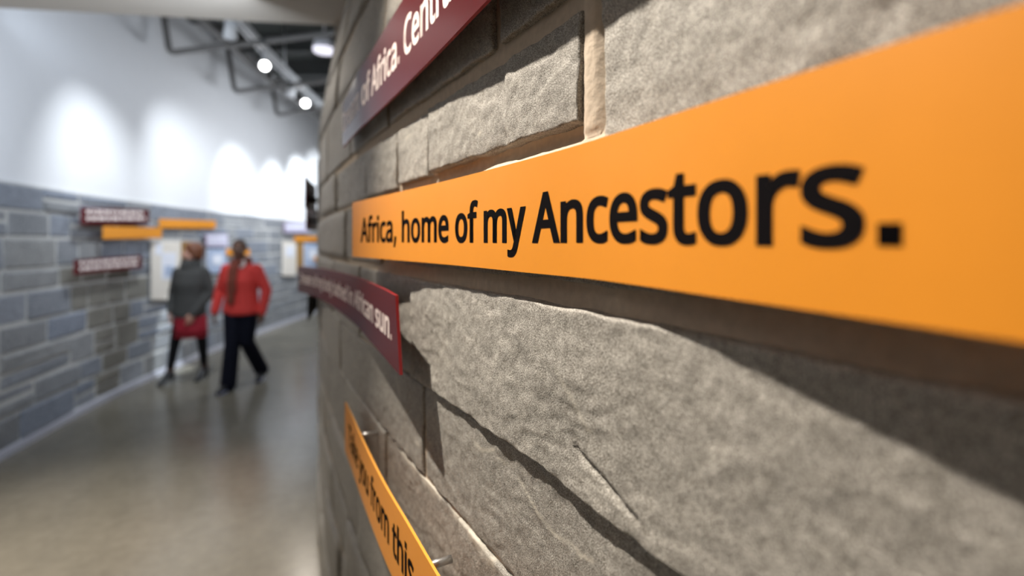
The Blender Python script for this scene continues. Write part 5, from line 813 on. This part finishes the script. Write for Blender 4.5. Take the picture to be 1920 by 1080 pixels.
def shoe(name, ank, toe_dir, L, mat, root, heel=0.0, pitch=0.0, sole=None):
    """foot shape with a sole; ank is the ankle centre; the ball of the foot is on the ground"""
    d = Vector((toe_dir[0], toe_dir[1], 0)).normalized(); a = Vector(ank); up = Vector((0, 0, 1)); z0 = 0.012 + pitch
    bm = bmesh.new(); hz = heel + z0
    pts = [a + up * .035, a - d * .005, Vector((a.x, a.y, hz + .035)) + d * .03, Vector((a.x, a.y, z0 + .028)) + d * (L * .45), Vector((a.x, a.y, .024)) + d * (L * .62), Vector((a.x, a.y, .018)) + d * (L * .74)]
    tube_into(bm, pts, [(.046, .046), (.050, .052), (.042, .044), (.043, .030), (.038, .022), (.022, .014)], 14, ref=up.cross(d))
    ell(bm, Vector((a.x, a.y, hz + .036)) - d * .035, (.033, .033, .038), None, 2)
    if heel > .02:
        h0 = Vector((a.x, a.y, hz + .02)) - d * .045
        tube_into(bm, [h0, Vector((h0.x, h0.y, 0.001 + pitch))], [.022, .011], 10)
    o = remeshed(name, bm, .006, mat, root, 3)
    if sole is not None:
        bm = bmesh.new(); tube_into(bm, [Vector((a.x, a.y, hz + .006)) - d * .06, Vector((a.x, a.y, z0 + .002)) + d * (L * .4), Vector((a.x, a.y, .014)) + d * (L * .72)], [(.030, .012), (.043, .012), (.028, .010)], 12, ref=up.cross(d)); bm_obj('sole', bm, sole, o)
        bm = None
    return o
def local_all(root):
    for o in list(COL.objects):
        if o.parent is root and o.type == 'MESH': o.data.transform(Matrix.Translation(-root.location))
        elif o.parent is not None and o.parent.parent is root and o.type == 'MESH': o.data.transform(Matrix.Translation(-root.location))
def W3(u, v, y): return Vector(((u - 960) * y / F, y, CZ - (v - 455) * y / F))

# ---- woman in red
Y = 5.75
root = empty('person', 'person in red knit top, brown hanging scarf and dark trousers, walking towards us', 'person', (-3.13, Y, 0))
cx = -3.135; V3 = lambda x, y, z: Vector((cx + x, Y + y, z))
hipL, hipR = V3(-.088, -.01, .93), V3(.088, .01, .93)
kneeL, ankL = V3(-.035, -.13, .52), V3(-.04, -.20, .085)
kneeR, ankR = V3(.070, -.02, .52), V3(.085, .28, .125)
shL, shR = V3(-.172, .0, 1.355), V3(.176, .01, 1.355)
elL, wrL = V3(-.268, .03, 1.10), V3(-.282, -.05, .865)
elR, wrR = V3(.270, .04, 1.10), V3(.255, -.03, .855)
nk = V3(-.005, .01, 1.45); hc = V3(-.020, -.015, 1.585)
bm = bmesh.new()
limb(bm, [hipL, kneeL, ankL], [.088, .058, .042]); limb(bm, [hipR, kneeR, ankR], [.088, .058, .042])
tube_into(bm, [V3(0, 0, .86), V3(0, 0, .95), V3(0, 0, 1.08), V3(0, 0, 1.22), V3(0, .01, 1.34), V3(0, .015, 1.42), nk], [(.15, .10), (.175, .115), (.150, .10), (.160, .11), (.165, .10), (.10, .07), (.056, .056)], 18, ref=(1, 0, 0))
tube_into(bm, [nk - Vector((0, 0, .05)), nk + Vector((0, 0, .03)), hc - Vector((0, 0, .06))], [.060, .054, .054], 14)
limb(bm, [shL, elL, wrL], [.058, .042, .028]); limb(bm, [shR, elR, wrR], [.058, .042, .028])
hand(bm, wrL, (-.02, -.12, -1), (-1, -.3, 0), (.2, -1, 0)); hand(bm, wrR, (-.02, -.10, -1), (1, -.3, 0), (-.2, -1, 0))
T, R = head(bm, hc, math.radians(16), math.radians(6), 1.0)
remeshed('body', bm, .0065, SKIN2, root, 3)
face_parts(root, T, R, 1.0, simple('lip_dark', (.16, .05, .04), .45))
bm = bmesh.new(); ell(bm, T((0, .022, .034)), (.079, .092, .086), R)
for v in list(bm.verts):
    l = R.inverted() @ (v.co - hc)
    if l.z < .045 - .9 * (l.y - -.06) * .55 and l.y < .075 or l.z < -.05: bm.verts.remove(v)
hm = bm_obj('hair', bm, HAIR2, root); md = hm.modifiers.new('t', 'SOLIDIFY'); md.thickness = .006
bm = bmesh.new()
tube_into(bm, [V3(0, 0, .845), V3(0, -.003, .88), V3(0, -.003, .98), V3(0, -.006, 1.10), V3(0, -.012, 1.22), V3(0, .0, 1.34), V3(0, .012, 1.405), V3(0, .012, 1.445)],
          [(.204, .142), (.207, .148), (.190, .136), (.180, .132), (.192, .142), (.176, .118), (.128, .090), (.076, .072)], 24, ref=(1, 0, 0))
limb(bm, [shL, elL, wrL], [.062, .060, .044]); limb(bm, [shR, elR, wrR], [.062, .060, .044])
top = remeshed('knit_top', bm, .009, RED, root, 5)
bm = bmesh.new(); tube_into(bm, [V3(.045, -.055, 1.455), V3(.075, -.085, 1.415), V3(.05, -.118, 1.375)], [(.022, .008)] * 3, 8); bm_obj('collar', bm, COLLAR, top)
bm = bmesh.new()
tube_into(bm, [V3(0, 0, .97), V3(0, 0, .90), V3(0, 0, .85)], [(.178, .125), (.186, .132), (.182, .128)], 20, ref=(1, 0, 0))
limb(bm, [hipL - Vector((0, 0, .03)), kneeL, ankL + Vector((0, 0, -.015))], [.108, .083, .086]); limb(bm, [hipR - Vector((0, 0, .03)), kneeR, ankR + Vector((0, .01, -.01))], [.108, .083, .084])
remeshed('trousers', bm, .009, TROUS, root, 4)
bm = bmesh.new()
ring = [V3(.088 * math.cos(a) - .005, .005 + .082 * math.sin(a), 1.445 + .022 * math.sin(a)) for a in np.linspace(0, 2 * math.pi, 20)]
tube_into(bm, ring, [.036] * 20, 10)
tube_into(bm, [V3(-.02, -.085, 1.45), V3(-.030, -.135, 1.36), V3(-.030, -.165, 1.22), V3(-.034, -.160, 1.08), V3(-.040, -.158, .965)], [(.040, .024), (.050, .018), (.047, .016), (.044, .014), (.042, .013)], 14, ref=(1, 0, 0))
tube_into(bm, [V3(.005, -.09, 1.44), V3(.0, -.14, 1.36), V3(.0, -.170, 1.22), V3(.0, -.165, 1.11)], [(.030, .020), (.034, .015), (.033, .014), (.032, .012)], 12, ref=(1, 0, 0))
remeshed('scarf', bm, .008, SCARF, root, 3)
shoe('shoe', ankL, (-.12, -1), .24, SHOE, root, .012, 0, SOLE); shoe('shoe', ankR, (.25, -1), .24, SHOE, root, .045, 0, SOLE)
local_all(root)

# ---- woman in grey
Y = 5.92; cx = -3.84
root = empty('person', 'person in charcoal sweater, red skirt and black tights, looking at the wall panels', 'person', (cx, Y, 0))
hipL, hipR = V3(-.085, 0, .86), V3(.085, 0, .86)
kneeL, ankL = V3(-.150, -.05, .47), V3(-.205, -.06, .115)
kneeR, ankR = V3(.125, .03, .47), V3(.090, .13, .115)
shL, shR = V3(-.150, 0, 1.315), V3(.158, .02, 1.315)
elL, wrL = V3(-.232, .05, 1.06), V3(-.215, -.03, .84)
elR, wrR = V3(.225, .04, 1.06), V3(.115, -.125, .83)
nk = V3(0, .01, 1.40); hc = V3(.035, -.01, 1.545)
bm = bmesh.new()
limb(bm, [hipL, kneeL, ankL], [.085, .054, .038]); limb(bm, [hipR, kneeR, ankR], [.085, .054, .038])
tube_into(bm, [V3(0, 0, .80), V3(0, 0, .90), V3(0, 0, 1.03), V3(0, 0, 1.17), V3(0, .01, 1.29), V3(0, .015, 1.37), nk], [(.145, .10), (.165, .11), (.135, .095), (.148, .105), (.15, .095), (.09, .07), (.052, .052)], 18, ref=(1, 0, 0))
tube_into(bm, [nk - Vector((0, 0, .05)), nk + Vector((0.008, 0, .03)), hc - Vector((0, 0, .06))], [.056, .050, .050], 14)
limb(bm, [shL, elL, wrL], [.052, .039, .026]); limb(bm, [shR, elR, wrR], [.052, .039, .026])
hand(bm, wrL, (.02, -.10, -1), (-1, -.3, 0), (.2, -1, 0)); hand(bm, wrR, (-.35, -.15, -1), (.8, -.6, 0), (-.6, -.8, 0))
T, R = head(bm, hc, math.radians(-62), math.radians(4), .97)
remeshed('body', bm, .0065, SKIN1, root, 3)
face_parts(root, T, R, .97, LIP)
bm = bmesh.new(); ell(bm, T((0, .026, .030)), (.088, .098, .094), R); ell(bm, T((0, .062, -.035)), (.068, .052, .070), R)
for q in (-1, 1): ell(bm, T((q * .070, .028, -.015)), (.020, .045, .055), R)
ell(bm, T((.0, -.030, .086)), (.062, .050, .026), R)
remeshed('hair', bm, .008, HAIR1, root, 3)
bm = bmesh.new()
tube_into(bm, [V3(-.01, 0, .775), V3(-.005, -.003, .82), V3(0, -.003, .93), V3(0, -.006, 1.05), V3(0, -.012, 1.17), V3(0, .0, 1.29), V3(0, .012, 1.36), V3(0, .012, 1.39)],
          [(.185, .130), (.190, .135), (.176, .128), (.166, .122), (.176, .132), (.168, .114), (.125, .092), (.09, .08)], 24, ref=(1, 0, 0))
limb(bm, [shL, elL, wrL], [.056, .056, .042]); limb(bm, [shR, elR, wrR], [.056, .056, .042])
sw = remeshed('sweater', bm, .009, KNIT, root, 5)
bm = bmesh.new()
for zz, rr in ((1.39, .094), (1.425, .086), (1.455, .078)):
    tube_into(bm, [V3(.004 + rr * math.cos(a), .010 + rr * .92 * math.sin(a), zz + .012 * math.sin(a)) for a in np.linspace(0, 2 * math.pi, 20)], [.026] * 20, 10)
remeshed('cowl_collar', bm, .008, KNIT, sw, 3)
bm = bmesh.new()
tube_into(bm, [V3(0, 0, .86), V3(0, 0, .76), V3(0, 0, .64), V3(0, 0, .545)], [(.178, .122), (.186, .128), (.190, .132), (.194, .135)], 28, ref=(1, 0, 0))
tube_into(bm, [V3(0, 0, .552), V3(0, 0, .543)], [(.196, .137), (.196, .137)], 28, ref=(1, 0, 0))
bm_obj('skirt', bm, SKIRT, root)
bm = bmesh.new(); limb(bm, [hipL, kneeL, ankL], [.090, .055, .038]); limb(bm, [hipR, kneeR, ankR], [.090, .055, .038])
remeshed('tights', bm, .007, TIGHTS, root, 3)
shoe('shoe', ankL, (-.15, -1), .22, SHOE, root, .045, 0); shoe('shoe', ankR, (-.05, -1), .22, SHOE, root, .045, 0)
local_all(root)
